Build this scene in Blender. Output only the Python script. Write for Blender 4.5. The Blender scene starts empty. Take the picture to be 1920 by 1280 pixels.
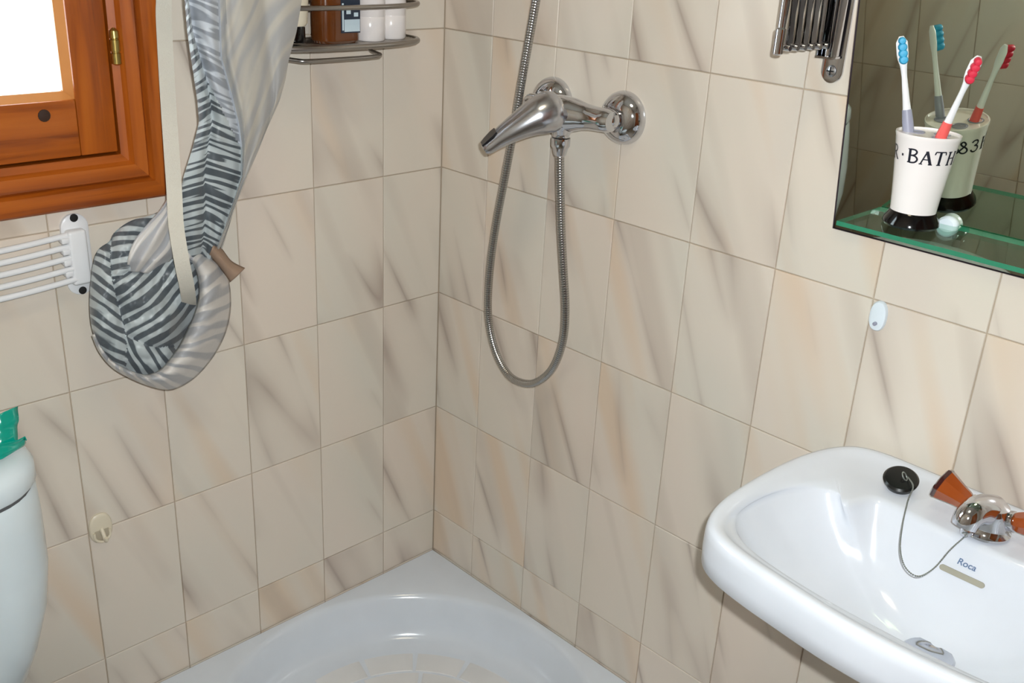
import bpy, bmesh, math, random
from mathutils import Vector, Matrix, noise
random.seed(7)
SC = bpy.context.scene
COL = SC.collection
PI = math.pi

# ------------------------------------------------------------------ camera
CAM = Vector((-1.2309745, -1.4231652, 1.4145651))
RX = Vector((0.71576639, -0.69660644, 0.04917258))      # image right
RD = Vector((-0.23881145, -0.31033164, -0.92014312))    # image down
RF = Vector((0.65623744, 0.64686454, -0.38848255))      # forward
FPX = 1902.8777
cd = bpy.data.cameras.new('camera')
cd.sensor_fit = 'HORIZONTAL'; cd.sensor_width = 36.0
cd.lens = FPX / 1920 * 36.0
cd.clip_start = 0.02; cd.clip_end = 60
co = bpy.data.objects.new('camera', cd); COL.objects.link(co)
m3 = Matrix((RX, -RD, -RF)).transposed()
co.matrix_world = Matrix.Translation(CAM) @ m3.to_4x4()
SC.camera = co

# ------------------------------------------------------------------ light
SC.view_settings.view_transform = 'Standard'
SC.view_settings.look = 'None'
SC.view_settings.gamma = 1.0
SC.view_settings.use_curve_mapping = False
SC.view_settings.exposure = 0.0
SC.cycles.max_bounces = 10
SC.cycles.transparent_max_bounces = 12
SC.cycles.sample_clamp_indirect = 6.0
w = bpy.data.worlds.new('overcast_sky'); SC.world = w
w.use_nodes = True
bgn = w.node_tree.nodes['Background']
bgn.inputs[0].default_value = (0.80, 0.92, 1.0, 1)
bgn.inputs[1].default_value = 9.5
# the camera's own flash, just above and right of the lens
fl = bpy.data.lights.new('camera_flash', 'SPOT')
fl.energy = 68.0; fl.color = (0.93, 0.98, 1.0); fl.shadow_soft_size = 0.009
fl.spot_size = math.radians(105); fl.spot_blend = 0.9
flo = bpy.data.objects.new('camera_flash', fl); COL.objects.link(flo)
flo.matrix_world = Matrix.Translation(CAM + RX * 0.030 - RD * 0.032) @ m3.to_4x4()
# unseen lamp added to lift the ambient light (opal glass built at the end)
FILL_LAMP = (-.80, -1.02, 2.35)
cl = bpy.data.lights.new('fill_lamp_light', 'AREA')
cl.shape = 'DISK'; cl.size = 0.30; cl.energy = 3.2; cl.color = (1.0, 0.85, 0.60)
clo = bpy.data.objects.new('fill_lamp_light', cl); COL.objects.link(clo)
clo.location = (FILL_LAMP[0], FILL_LAMP[1], FILL_LAMP[2] - .030)

# ------------------------------------------------------------------ helpers
def at(u, v, Y):
    d = RX * ((u - 960) / FPX) + RD * ((v - 640) / FPX) + RF
    return CAM + d * ((Y - CAM.y) / d.y)

def hzp_early(u, v, Z):
    d = RX * ((u - 960) / FPX) + RD * ((v - 640) / FPX) + RF
    return CAM + d * ((Z - CAM.z) / d.z)
def lin(c):
    c = c / 255.0
    return c / 12.92 if c <= 0.04045 else ((c + 0.055) / 1.055) ** 2.4
def rgb(r, g, b): return (lin(r), lin(g), lin(b), 1)

def newmat(name):
    m = bpy.data.materials.new(name); m.use_nodes = True
    return m, m.node_tree.nodes, m.node_tree.links
def pmat(name, col, rough=0.5, metal=0.0, coat=0.0, trans=0.0, ior=1.5, spec=0.5, sub=0.0, bump=None):
    m, n, l = newmat(name)
    b = n['Principled BSDF']
    b.inputs['Base Color'].default_value = col
    b.inputs['Roughness'].default_value = rough
    b.inputs['Metallic'].default_value = metal
    b.inputs['Coat Weight'].default_value = coat
    b.inputs['Transmission Weight'].default_value = trans
    b.inputs['IOR'].default_value = ior
    b.inputs['Specular IOR Level'].default_value = spec
    if sub:
        b.inputs['Subsurface Weight'].default_value = sub
        b.inputs['Subsurface Radius'].default_value = (0.01, 0.008, 0.006)
    # faint wear so that no surface is a dead flat colour
    tc = n.new('ShaderNodeTexCoord'); nz = n.new('ShaderNodeTexNoise'); nz.inputs['Scale'].default_value = 14
    nz.inputs['Detail'].default_value = 4
    mx = n.new('ShaderNodeMixRGB'); mx.blend_type = 'MULTIPLY'; mx.inputs['Fac'].default_value = 0.12
    mx.inputs['Color1'].default_value = col
    l.new(tc.outputs['Object'], nz.inputs['Vector']); l.new(nz.outputs['Fac'], mx.inputs['Color2'])
    l.new(mx.outputs['Color'], b.inputs['Base Color'])
    if bump:
        bp = n.new('ShaderNodeBump'); bp.inputs['Strength'].default_value = bump[1]; bp.inputs['Distance'].default_value = 0.002
        n2 = n.new('ShaderNodeTexNoise'); n2.inputs['Scale'].default_value = bump[0]
        l.new(tc.outputs['Object'], n2.inputs['Vector']); l.new(n2.outputs['Fac'], bp.inputs['Height'])
        l.new(bp.outputs['Normal'], b.inputs['Normal'])
    return m

def math_node(n, l, op, a, b=None, c=None, clamp=False):
    x = n.new('ShaderNodeMath'); x.operation = op; x.use_clamp = clamp
    for i, v in enumerate((a, b, c)):
        if v is None: continue
        if isinstance(v, (int, float)): x.inputs[i].default_value = v
        else: l.new(v, x.inputs[i])
    return x.outputs[0]
def ramp(n, l, fac, stops):
    r = n.new('ShaderNodeValToRGB'); l.new(fac, r.inputs['Fac'])
    e = r.color_ramp.elements
    while len(e) < len(stops): e.new(0.5)
    for i, (p, c) in enumerate(stops):
        e[i].position = p; e[i].color = c if len(c) == 4 else (*c, 1)
    return r.outputs['Color']
def mixc(n, l, fac, a, b, mode='MIX'):
    x = n.new('ShaderNodeMixRGB'); x.blend_type = mode
    for i, v in ((0, fac), (1, a), (2, b)):
        if isinstance(v, (int, float)): x.inputs[i].default_value = v
        elif isinstance(v, tuple): x.inputs[i].default_value = v
        else: l.new(v, x.inputs[i])
    return x.outputs[0]

def tile_material(name):
    m, n, l = newmat(name); b = n['Principled BSDF']
    tc = n.new('ShaderNodeTexCoord'); oi = n.new('ShaderNodeObjectInfo')
    sx = n.new('ShaderNodeSeparateXYZ'); l.new(tc.outputs['Object'], sx.inputs[0])
    X, Z = sx.outputs['X'], sx.outputs['Z']
    a = math_node(n, l, 'ADD', math_node(n, l, 'MULTIPLY', X, 0.90), math_node(n, l, 'MULTIPLY', Z, 0.37))
    bb = math_node(n, l, 'SUBTRACT', math_node(n, l, 'MULTIPLY', X, 0.37), math_node(n, l, 'MULTIPLY', Z, 0.90))
    rnd = math_node(n, l, 'MULTIPLY', oi.outputs['Random'], 57.0)
    def streak(sa, sb, off, detail, distort=0.0):
        c = n.new('ShaderNodeCombineXYZ')
        l.new(math_node(n, l, 'MULTIPLY', a, sa), c.inputs[0]); l.new(math_node(n, l, 'MULTIPLY', bb, sb), c.inputs[1])
        l.new(math_node(n, l, 'ADD', rnd, off), c.inputs[2])
        t = n.new('ShaderNodeTexNoise'); t.inputs['Scale'].default_value = 1.0
        t.inputs['Detail'].default_value = detail; t.inputs['Roughness'].default_value = 0.5
        t.inputs['Distortion'].default_value = distort
        l.new(c.outputs[0], t.inputs['Vector']); return t.outputs['Fac']
    n1 = streak(8.5, 0.9, 0.0, 0.6)             # dark veins: ridge of a long stretched noise
    n2 = streak(13.0, 1.3, 11.0, 1.0)           # warm bands
    n3 = streak(5.0, 2.2, 23.0, 2.0)            # cloudy drift
    n4 = streak(7.0, 5.5, 31.0, 0.5)            # where a vein fades out
    n5 = streak(16.0, 1.0, 47.0, 0.5)           # faint secondary grey streaks
    ridge = math_node(n, l, 'ABSOLUTE', math_node(n, l, 'SUBTRACT', n1, 0.47))
    veinfac = ramp(n, l, ridge, [(0.0, (1, 1, 1)), (0.012, (0.62, 0.62, 0.62)), (0.034, (0.22, 0.22, 0.22)), (0.080, (0, 0, 0))])
    mask = ramp(n, l, n4, [(0.42, (0, 0, 0)), (0.66, (1, 1, 1))])
    vein = math_node(n, l, 'MULTIPLY', math_node(n, l, 'MULTIPLY', veinfac, mask), 0.62)
    base = ramp(n, l, n3, [(0.30, rgb(211, 205, 193)), (0.5, rgb(216, 206, 193)), (0.70, rgb(218, 205, 192))])
    warm = ramp(n, l, n2, [(0.56, (0, 0, 0)), (0.74, (1, 1, 1))])
    soft = ramp(n, l, n5, [(0.58, (0, 0, 0)), (0.74, (1, 1, 1))])
    c0 = mixc(n, l, math_node(n, l, 'MULTIPLY', warm, 0.50), base, rgb(214, 184, 152))
    c1 = mixc(n, l, math_node(n, l, 'MULTIPLY', soft, 0.30), c0, rgb(165, 150, 138))
    c2 = mixc(n, l, vein, c1, rgb(140, 122, 112))
    l.new(c2, b.inputs['Base Color'])
    b.inputs['Roughness'].default_value = 0.22
    b.inputs['Specular IOR Level'].default_value = 0.45
    nb = n.new('ShaderNodeTexNoise'); nb.inputs['Scale'].default_value = 9
    l.new(tc.outputs['Object'], nb.inputs['Vector'])
    bp = n.new('ShaderNodeBump'); bp.inputs['Strength'].default_value = 0.10; bp.inputs['Distance'].default_value = 0.01
    l.new(nb.outputs['Fac'], bp.inputs['Height']); l.new(bp.outputs['Normal'], b.inputs['Normal'])
    return m

def wood_material(name, axis):
    m, n, l = newmat(name); b = n['Principled BSDF']
    tc = n.new('ShaderNodeTexCoord'); mp = n.new('ShaderNodeMapping')
    s = [55, 55, 55]; s[axis] = 3.0
    mp.inputs['Scale'].default_value = s
    l.new(tc.outputs['Object'], mp.inputs['Vector'])
    t = n.new('ShaderNodeTexNoise'); t.inputs['Scale'].default_value = 1.0; t.inputs['Detail'].default_value = 5
    t.inputs['Distortion'].default_value = 0.6
    l.new(mp.outputs[0], t.inputs['Vector'])
    c = ramp(n, l, t.outputs['Fac'], [(0.28, rgb(118, 52, 8)), (0.5, rgb(164, 82, 14)), (0.72, rgb(182, 98, 26))])
    l.new(c, b.inputs['Base Color']); b.inputs['Roughness'].default_value = 0.38
    b.inputs['Coat Weight'].default_value = 0.25; b.inputs['Coat Roughness'].default_value = 0.25
    bp = n.new('ShaderNodeBump'); bp.inputs['Strength'].default_value = 0.12; bp.inputs['Distance'].default_value = 0.002
    l.new(t.outputs['Fac'], bp.inputs['Height']); l.new(bp.outputs['Normal'], b.inputs['Normal'])
    return m

def cloth_material(name, ground, dark, sharp, sx, sy, dist, strength, trans=0.25):
    """zebra print laid out on the cloth's own UV: stripes run across u"""
    m, n, l = newmat(name); b = n['Principled BSDF']
    tc = n.new('ShaderNodeTexCoord'); mp = n.new('ShaderNodeMapping'); mp.inputs['Scale'].default_value = (sx, sy, 1)
    l.new(tc.outputs['UV'], mp.inputs['Vector'])
    nz = n.new('ShaderNodeTexNoise'); nz.inputs['Scale'].default_value = 0.9; nz.inputs['Detail'].default_value = 1.5
    l.new(mp.outputs[0], nz.inputs['Vector'])
    s = n.new('ShaderNodeSeparateXYZ'); l.new(mp.outputs[0], s.inputs[0])
    ph = math_node(n, l, 'ADD', s.outputs['Y'], math_node(n, l, 'MULTIPLY', nz.outputs['Fac'], dist))
    wv = math_node(n, l, 'SINE', math_node(n, l, 'MULTIPLY', ph, 6.2832))
    nz2 = n.new('ShaderNodeTexNoise'); nz2.inputs['Scale'].default_value = 2.3; nz2.inputs['Detail'].default_value = 1
    l.new(mp.outputs[0], nz2.inputs['Vector'])
    th = math_node(n, l, 'ADD', wv, math_node(n, l, 'MULTIPLY', math_node(n, l, 'SUBTRACT', nz2.outputs['Fac'], 0.5), 2.4))
    k = ramp(n, l, math_node(n, l, 'ADD', math_node(n, l, 'MULTIPLY', th, 0.25), 0.5, clamp=True),
             [(0.50 - sharp, (0, 0, 0)), (0.50 + sharp, (1, 1, 1))])
    c = mixc(n, l, math_node(n, l, 'MULTIPLY', k, strength), ground, dark)
    l.new(c, b.inputs['Base Color']); b.inputs['Roughness'].default_value = 0.42
    b.inputs['Sheen Weight'].default_value = 0.15
    wn = n.new('ShaderNodeTexNoise'); wn.inputs['Scale'].default_value = 60
    l.new(tc.outputs['Object'], wn.inputs['Vector'])
    bp = n.new('ShaderNodeBump'); bp.inputs['Strength'].default_value = 0.25; bp.inputs['Distance'].default_value = 0.003
    l.new(wn.outputs['Fac'], bp.inputs['Height']); l.new(bp.outputs['Normal'], b.inputs['Normal'])
    return m

def clear_glass(name, tint, fac=0.06):
    m, n, l = newmat(name)
    n.remove(n['Principled BSDF'])
    t = n.new('ShaderNodeBsdfTransparent'); t.inputs[0].default_value = tint
    g = n.new('ShaderNodeBsdfGlossy'); g.inputs['Roughness'].default_value = 0.01
    lw = n.new('ShaderNodeLayerWeight'); lw.inputs['Blend'].default_value = 0.5
    fc = math_node(n, l, 'ADD', math_node(n, l, 'MULTIPLY', math_node(n, l, 'POWER', lw.outputs['Facing'], 5.0), 0.7), 0.04, clamp=True)
    mx = n.new('ShaderNodeMixShader')
    l.new(fc, mx.inputs[0]); l.new(t.outputs[0], mx.inputs[1]); l.new(g.outputs[0], mx.inputs[2])
    l.new(mx.outputs[0], n['Material Output'].inputs[0])
    return m

M = {}
M['tile'] = tile_material('marbled_tile_glaze')
M['grout'] = pmat('grout', rgb(184, 168, 148), 0.9)
M['plaster'] = pmat('ceiling_paint', rgb(225, 222, 214), 0.85)
M['floor'] = pmat('floor_stone', rgb(150, 140, 125), 0.5)
M['ceramic'] = pmat('white_ceramic', rgb(219, 223, 231), 0.16, coat=0.15)
M['cistern'] = pmat('cistern_ceramic', rgb(222, 234, 240), 0.14, coat=0.3)
M['tray'] = pmat('tray_enamel', rgb(216, 223, 232), 0.16, coat=0.3)
M['pad'] = pmat('tray_grip', rgb(222, 222, 222), 0.40)
M['chrome'] = pmat('chrome', (0.68, 0.69, 0.73, 1), 0.07, 1.0)
M['satin'] = pmat('satin_chrome', (0.60, 0.62, 0.67, 1), 0.24, 1.0)
M['steel'] = pmat('wire_steel', (0.40, 0.38, 0.36, 1), 0.30, 1.0)
M['darkplastic'] = pmat('dark_insert', rgb(30, 30, 34), 0.25)
M['woodv'] = wood_material('varnished_wood_upright', 2)
M['woodh'] = wood_material('varnished_wood_level', 0)
M['bead'] = pmat('light_wood_bead', rgb(190, 125, 66), 0.4)
M['knot'] = pmat('wood_knot', rgb(52, 28, 14), 0.5)
M['glass'] = clear_glass('window_glass', (0.97, 0.99, 0.98, 1))
M['shelfglass'] = clear_glass('shelf_glass', (0.80, 0.93, 0.87, 1))
M['glassedge'] = pmat('shelf_glass_edge', rgb(58, 150, 116), 0.12, trans=0.35)
M['mirror'] = pmat('silvered_mirror', (0.72, 0.76, 0.64, 1), 0.012, 1.0)
M['mirroredge'] = pmat('mirror_edge', rgb(88, 76, 84), 0.4)
M['brass'] = pmat('aged_brass', (0.50, 0.38, 0.12, 1), 0.28, 1.0)
M['whiteplastic'] = pmat('white_plastic', rgb(232, 233, 236), 0.32)
M['bluewhite'] = pmat('bluish_white_plastic', rgb(226, 236, 244), 0.3)
M['cream'] = pmat('cream_plastic', rgb(222, 212, 190), 0.4)
M['black'] = pmat('black_rubber', rgb(14, 16, 16), 0.25)
M['blackgloss'] = pmat('black_gloss', rgb(8, 8, 9), 0.10)
M['gapshade'] = pmat('gap_shade_grey', rgb(92, 94, 96), 0.7)  # grey of the painted shade under the cistern lid
M['hole'] = pmat('dark_hole', rgb(16, 14, 14), 0.7)
M['strap'] = pmat('strap_webbing', rgb(205, 200, 188), 0.8, bump=(500, 0.4))
M['porcelain'] = pmat('tumbler_porcelain', rgb(238, 232, 230), 0.16, coat=0.3)
M['ink'] = pmat('lettering_ink', rgb(24, 26, 40), 0.4)
M['amber'] = pmat('amber_acrylic', rgb(172, 82, 32), 0.08, coat=0.5, trans=0.25)
M['amberdark'] = pmat('dark_amber_rim', rgb(62, 26, 26), 0.12, coat=0.5)
M['brownbottle'] = pmat('brown_bottle', rgb(96, 50, 18), 0.14, coat=0.4)
M['label'] = pmat('pale_blue_label', rgb(198, 216, 226), 0.4)
M['labeldark'] = pmat('navy_label', rgb(32, 44, 62), 0.4)
M['teal'] = pmat('teal_film', rgb(0, 158, 138), 0.14, coat=0.8, trans=0.0, bump=(26, 0.6))
M['bluebristle'] = pmat('blue_bristle', rgb(42, 160, 205), 0.5)
M['redbristle'] = pmat('red_bristle', rgb(214, 36, 66), 0.5)
M['greygrip'] = pmat('grey_grip', rgb(150, 152, 170), 0.35)
M['redgrip'] = pmat('red_grip', rgb(232, 96, 92), 0.35)
M['chain'] = pmat('ball_chain', (0.42, 0.46, 0.45, 1), 0.3, 1.0)
M['overflow'] = pmat('overflow_slot', rgb(160, 156, 140), 0.6)
M['logoblue'] = pmat('logo_blue', rgb(96, 118, 150), 0.5)
M['doorwood'] = wood_material('dark_door_wood', 2)
M['print'] = cloth_material('zebra_cloth', rgb(176, 184, 186), rgb(58, 66, 74), 0.05, 6.0, 74.0, 2.2, 0.92)
M['printlight'] = cloth_material('zebra_cloth_pale', rgb(196, 202, 210), rgb(120, 126, 136), 0.08, 6.0, 62.0, 3.0, 0.75)
M['reverse'] = cloth_material('zebra_cloth_reverse', rgb(184, 179, 169), rgb(148, 150, 156), 0.22, 9.0, 18.0, 2.6, 0.62)
M['hem'] = cloth_material('hem_band_cloth', rgb(196, 192, 188), rgb(138, 142, 150), 0.10, 7.0, 34.0, 1.6, 0.75)
M['polar'] = cloth_material('zebra_cloth_gathered', rgb(176, 184, 186), rgb(62, 70, 78), 0.05, 3.5, 12.0, 1.1, 0.92)
M['tail'] = pmat('cloth_lining_tan', rgb(160, 134, 114), 0.7)

def finish(o, label=None, cat=None, group=None, kind=None):
    if label: o['label'] = label
    if cat: o['category'] = cat
    if group: o['group'] = group
    if kind: o['kind'] = kind
    return o
def link_mesh(name, me, mats, parent=None, smooth=True):
    o = bpy.data.objects.new(name, me); COL.objects.link(o)
    if not isinstance(mats, (list, tuple)): mats = [mats]
    if not me.materials:
        for mm in mats: me.materials.append(M[mm] if isinstance(mm, str) else mm)
    if parent is not None: o.parent = parent
    return o
def obj(name, bm, mats, parent=None, smooth=True, angle=40):
    """bm in world coordinates; parented things keep them because every Empty's
    inverse is written into matrix_parent_inverse"""
    bmesh.ops.recalc_face_normals(bm, faces=bm.faces)
    if smooth:
        ca = math.radians(angle)
        for f in bm.faces: f.smooth = True
        for e in bm.edges:
            if len(e.link_faces) == 2 and e.calc_face_angle(0) > ca: e.smooth = False
    me = bpy.data.meshes.new(name); bm.to_mesh(me); bm.free()
    o = link_mesh(name, me, mats, None)
    # origin to the middle of the mesh so object-space textures and transforms are sane
    if len(me.vertices):
        c = Vector((0, 0, 0))
        for v in me.vertices: c += v.co
        c /= len(me.vertices)
        me.transform(Matrix.Translation(-c)); o.location = c
    if parent is not None: set_parent(o, parent)
    return o
def set_parent(o, p):
    o.parent = p
    q = p; inv = Matrix.Identity(4)
    chain = []
    while q is not None:
        chain.append(q); q = q.parent
    W = Matrix.Identity(4)
    for q in reversed(chain): W = W @ q.matrix_parent_inverse @ q.matrix_basis if q.parent else q.matrix_basis.copy()
    o.matrix_parent_inverse = W.inverted()
def thing(name, loc, label, cat, group=None, kind=None):
    e = bpy.data.objects.new(name, None); COL.objects.link(e)
    e.location = loc; e.empty_display_size = 0.05
    return finish(e, label, cat, group, kind)

def BM(): return bmesh.new()
def box(bm, x0, x1, y0, y1, z0, z1, bev=0.0, seg=2, mat=0):
    vs = [bm.verts.new((x, y, z)) for x in (x0, x1) for y in (y0, y1) for z in (z0, z1)]
    fs = [bm.faces.new([vs[i] for i in q]) for q in ((0, 1, 3, 2), (4, 6, 7, 5), (0, 4, 5, 1), (2, 3, 7, 6), (0, 2, 6, 4), (1, 5, 7, 3))]
    for f in fs: f.material_index = mat
    if bev:
        es = list({e for f in fs for e in f.edges})
        bmesh.ops.bevel(bm, geom=es, offset=bev, segments=seg, affect='EDGES', profile=0.5)
    return bm
def loft(bm, rings, closed=True, cap0=True, cap1=True, mat=0, uv=None):
    vr = [[bm.verts.new(p) for p in r] for r in rings]
    n = len(rings[0]); fs = []
    lay = bm.loops.layers.uv.verify() if uv else None
    for i in range(len(vr) - 1):
        for j in range(n if closed else n - 1):
            k = (j + 1) % n
            f = bm.faces.new((vr[i][j], vr[i][k], vr[i + 1][k], vr[i + 1][j])); f.material_index = mat; fs.append(f)
            if uv:
                for lp, (a, b) in zip(f.loops, ((i, j), (i, j + 1), (i + 1, j + 1), (i + 1, j))): lp[lay].uv = uv(a, b)
    if cap0 and closed: f = bm.faces.new(vr[0]); f.material_index = mat
    if cap1 and closed: f = bm.faces.new(list(reversed(vr[-1]))); f.material_index = mat
    return vr
def frame_of(d):
    d = Vector(d).normalized()
    a = Vector((0, 0, 1)) if abs(d.z) < 0.9 else Vector((1, 0, 0))
    u = d.cross(a).normalized(); return d, u, d.cross(u).normalized()
def lathe(bm, origin, axis, profile, seg=32, mat=0, caps=True):
    d, u, v = frame_of(axis); o = Vector(origin)
    rings = [[o + d * h + (u * math.cos(2 * PI * k / seg) + v * math.sin(2 * PI * k / seg)) * max(r, 1e-5) for k in range(seg)] for r, h in profile]
    return loft(bm, rings, True, caps, caps, mat)
def spline(pts, n, closed=False):
    P = [Vector(p) for p in pts]; out = []
    N = len(P); segs = N if closed else N - 1
    for i in range(segs):
        if closed: p0, p1, p2, p3 = P[(i - 1) % N], P[i], P[(i + 1) % N], P[(i + 2) % N]
        else: p0, p1, p2, p3 = P[max(i - 1, 0)], P[i], P[i + 1], P[min(i + 2, N - 1)]
        for k in range(n):
            t = k / n
            out.append(0.5 * ((2 * p1) + (p2 - p0) * t + (2 * p0 - 5 * p1 + 4 * p2 - p3) * t * t + (3 * p1 - p0 - 3 * p2 + p3) * t ** 3))
    if not closed: out.append(P[-1].copy())
    return out
def tube(bm, path, rad, seg=12, closed=False, mat=0, sx=1.0):
    n = len(path); path = [Vector(p) for p in path]
    r = rad if callable(rad) else (lambda t: rad)
    rings = []; up = None
    for i in range(n):
        if closed: d = path[(i + 1) % n] - path[i - 1]
        else: d = path[min(i + 1, n - 1)] - path[max(i - 1, 0)]
        d.normalize()
        if up is None: _, up, _ = frame_of(d)
        up = (up - d * up.dot(d)).normalized(); v = d.cross(up)
        R = r(i / max(n - 1, 1))
        rings.append([path[i] + (up * math.cos(2 * PI * k / seg) * sx + v * math.sin(2 * PI * k / seg)) * R for k in range(seg)])
    if closed: rings.append(rings[0])
    L = 0; Ls = [0]
    for i in range(1, len(rings)): L += (rings[i][0] - rings[i - 1][0]).length; Ls.append(L)
    return loft(bm, rings, True, not closed, not closed, mat, uv=lambda a, b: (b / seg, Ls[a]))
def interp(tab, t):
    for (a, va), (b, vb) in zip(tab, tab[1:]):
        if t <= b: return va + (vb - va) * (t - a) / (b - a) if t > a else va
    return tab[-1][1]
def solidify(o, th, off=0.0):
    s = o.modifiers.new('thickness', 'SOLIDIFY'); s.thickness = th; s.offset = off
def subsurf(o, n=1):
    s = o.modifiers.new('smooth', 'SUBSURF'); s.levels = n; s.render_levels = n

# ------------------------------------------------------------------ room shell
XL, YN, ZC = -1.44, -2.30, 2.35      # far side wall, near wall, ceiling
WX0, WX1, WZ0, WZ1 = -1.165, -0.606, 1.062, 1.86      # window opening in the wall y = 0
GR = 0.0025                            # tiles stand 6 mm proud of the grout bed
bm = BM(); box(bm, XL - .1, 0.1, YN - .1, 0.1, -0.1, 0.0)
finish(obj('floor', bm, 'floor', smooth=False), 'stone floor under the shower tray and toilet', 'floor', kind='structure')
bm = BM(); box(bm, XL - .1, 0.1, YN - .1, 0.1, ZC, ZC + 0.1)
ceil = finish(obj('ceiling', bm, 'plaster', smooth=False), 'white painted ceiling of the bathroom', 'ceiling', kind='structure')

def rects_minus(r, h):
    x0, x1, z0, z1 = r; a0, a1, b0, b1 = h
    if a1 <= x0 or a0 >= x1 or b1 <= z0 or b0 >= z1: return [r]
    out = []
    if z0 < b0: out.append((x0, x1, z0, b0))
    if b1 < z1: out.append((x0, x1, b1, z1))
    zz0, zz1 = max(z0, b0), min(z1, b1)
    if x0 < a0: out.append((x0, a0, zz0, zz1))
    if a1 < x1: out.append((a1, x1, zz0, zz1))
    return [q for q in out if q[1] - q[0] > .004 and q[3] - q[2] > .004]
HOLE = (WX0, WX1, WZ0, WZ1)
bm = BM()
for r in rects_minus((XL - .1, 0.1, 0.0, ZC), HOLE): box(bm, r[0], r[1], GR, 0.14, r[2], r[3])
wall_left = finish(obj('wall_left', bm, 'grout', smooth=False), 'tiled wall with the wooden window', 'wall', kind='structure')
bm = BM(); box(bm, GR, 0.1, YN - .1, 0.006, 0, ZC)
wall_right = finish(obj('wall_right', bm, 'grout', smooth=False), 'tiled wall with shower mixer, mirror and washbasin', 'wall', kind='structure')
bm = BM(); box(bm, XL - .1, XL - GR, YN - .1, 0.006, 0, ZC)
wall_far = finish(obj('wall_opposite', bm, 'grout', smooth=False), 'tiled wall facing the mirror', 'wall', kind='structure')
bm = BM(); box(bm, XL - .1, 0.1, YN - .1, YN, 0, ZC)
finish(obj('wall_near', bm, 'plaster', smooth=False), 'plain wall behind the camera', 'wall', kind='structure')

door = thing('added_door_1', (-.75, YN, 0), 'dark varnished wooden door added unseen behind the camera', 'door', kind='structure')  # unseen door added so the chrome has something dark to reflect
def door_part(name, x0, x1, z0, z1, y1, m_):
    bm = BM(); box(bm, x0, x1, YN + .0005, YN + y1, z0, z1, .003); return obj(name, bm, m_, door)
door_part('door_leaf', -1.12, -.36, .005, 2.02, .022, 'doorwood')
for z0, z1 in ((.15, .85), (1.0, 1.88)): door_part('door_panel', -1.0, -.48, z0, z1, .030, 'doorwood')
for x0, x1, z0, z1 in ((-1.21, -1.125, 0, 2.025), (-.355, -.27, 0, 2.025), (-1.21, -.27, 2.027, 2.11)): door_part('door_casing', x0, x1, z0, z1, .028, 'doorwood')

tile_cache = {}
def tile_mesh(rects):
    key = tuple(tuple(round(v, 5) for v in r) for r in rects)
    if key in tile_cache: return tile_cache[key]
    bm = BM(); c = 0.0009
    for x0, x1, z0, z1 in rects:
        q = [(x0, z0), (x1, z0), (x1, z1), (x0, z1)]
        i = [(x0 + c, z0 + c), (x1 - c, z0 + c), (x1 - c, z1 - c), (x0 + c, z1 - c)]
        loft(bm, [[Vector((a, GR, b)) for a, b in q], [Vector((a, c, b)) for a, b in q], [Vector((a, 0, b)) for a, b in i]], True, False, True)
    bmesh.ops.recalc_face_normals(bm, faces=bm.faces)
    me = bpy.data.meshes.new('tile'); bm.to_mesh(me); bm.free()
    me.materials.append(M['tile'])
    tile_cache[key] = me; return me
J = 0.0008    # half joint
def lay_tiles(wall, rotz, origin, us, zs, hole=None):
    """us, zs: joint positions along the wall (u) and up it (z)"""
    for z0, z1 in zip(zs, zs[1:]):
        for u0, u1 in zip(us, us[1:]):
            r = (u0 + J, u1 - J, z0 + J, z1 - J)
            rs = rects_minus(r, hole) if hole else [r]
            if not rs: continue
            cu, cz = (u0 + u1) / 2, (z0 + z1) / 2
            me = tile_mesh([(a - cu, b - cu, c - cz, d - cz) for a, b, c, d in rs])
            o = bpy.data.objects.new('tile', me); COL.objects.link(o)
            o.rotation_euler = (0, 0, rotz)
            o.location = Vector(origin) + Matrix.Rotation(rotz, 3, 'Z') @ Vector((cu, 0, cz))
            o.parent = wall; o.matrix_parent_inverse = wall.matrix_basis.inverted()
ZS = [0.0, 0.1214, 0.22, 0.47, 0.72, 0.97, 1.22, 1.47, 1.72, 1.97, 2.22, ZC]
us = [-0.1355 - 0.1473 * i for i in range(11)] + [0.0]; us = sorted(us); us = [XL] + [u for u in us if u > XL + .03]
lay_tiles(wall_left, 0.0, (0, 0, 0), us, ZS, HOLE)
us = [0.0] + [0.1244 + 0.1496 * i for i in range(14)]; us = [u for u in us if u < -YN - .03] + [-YN]
lay_tiles(wall_right, -PI / 2, (0, 0, 0), us, ZS)
us = [-0.15 * i - 0.06 for i in range(15)]; us = sorted([u for u in us if u > YN + .03] + [YN, 0.0])
lay_tiles(wall_far, PI / 2, (XL, 0, 0), us, ZS)

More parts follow.
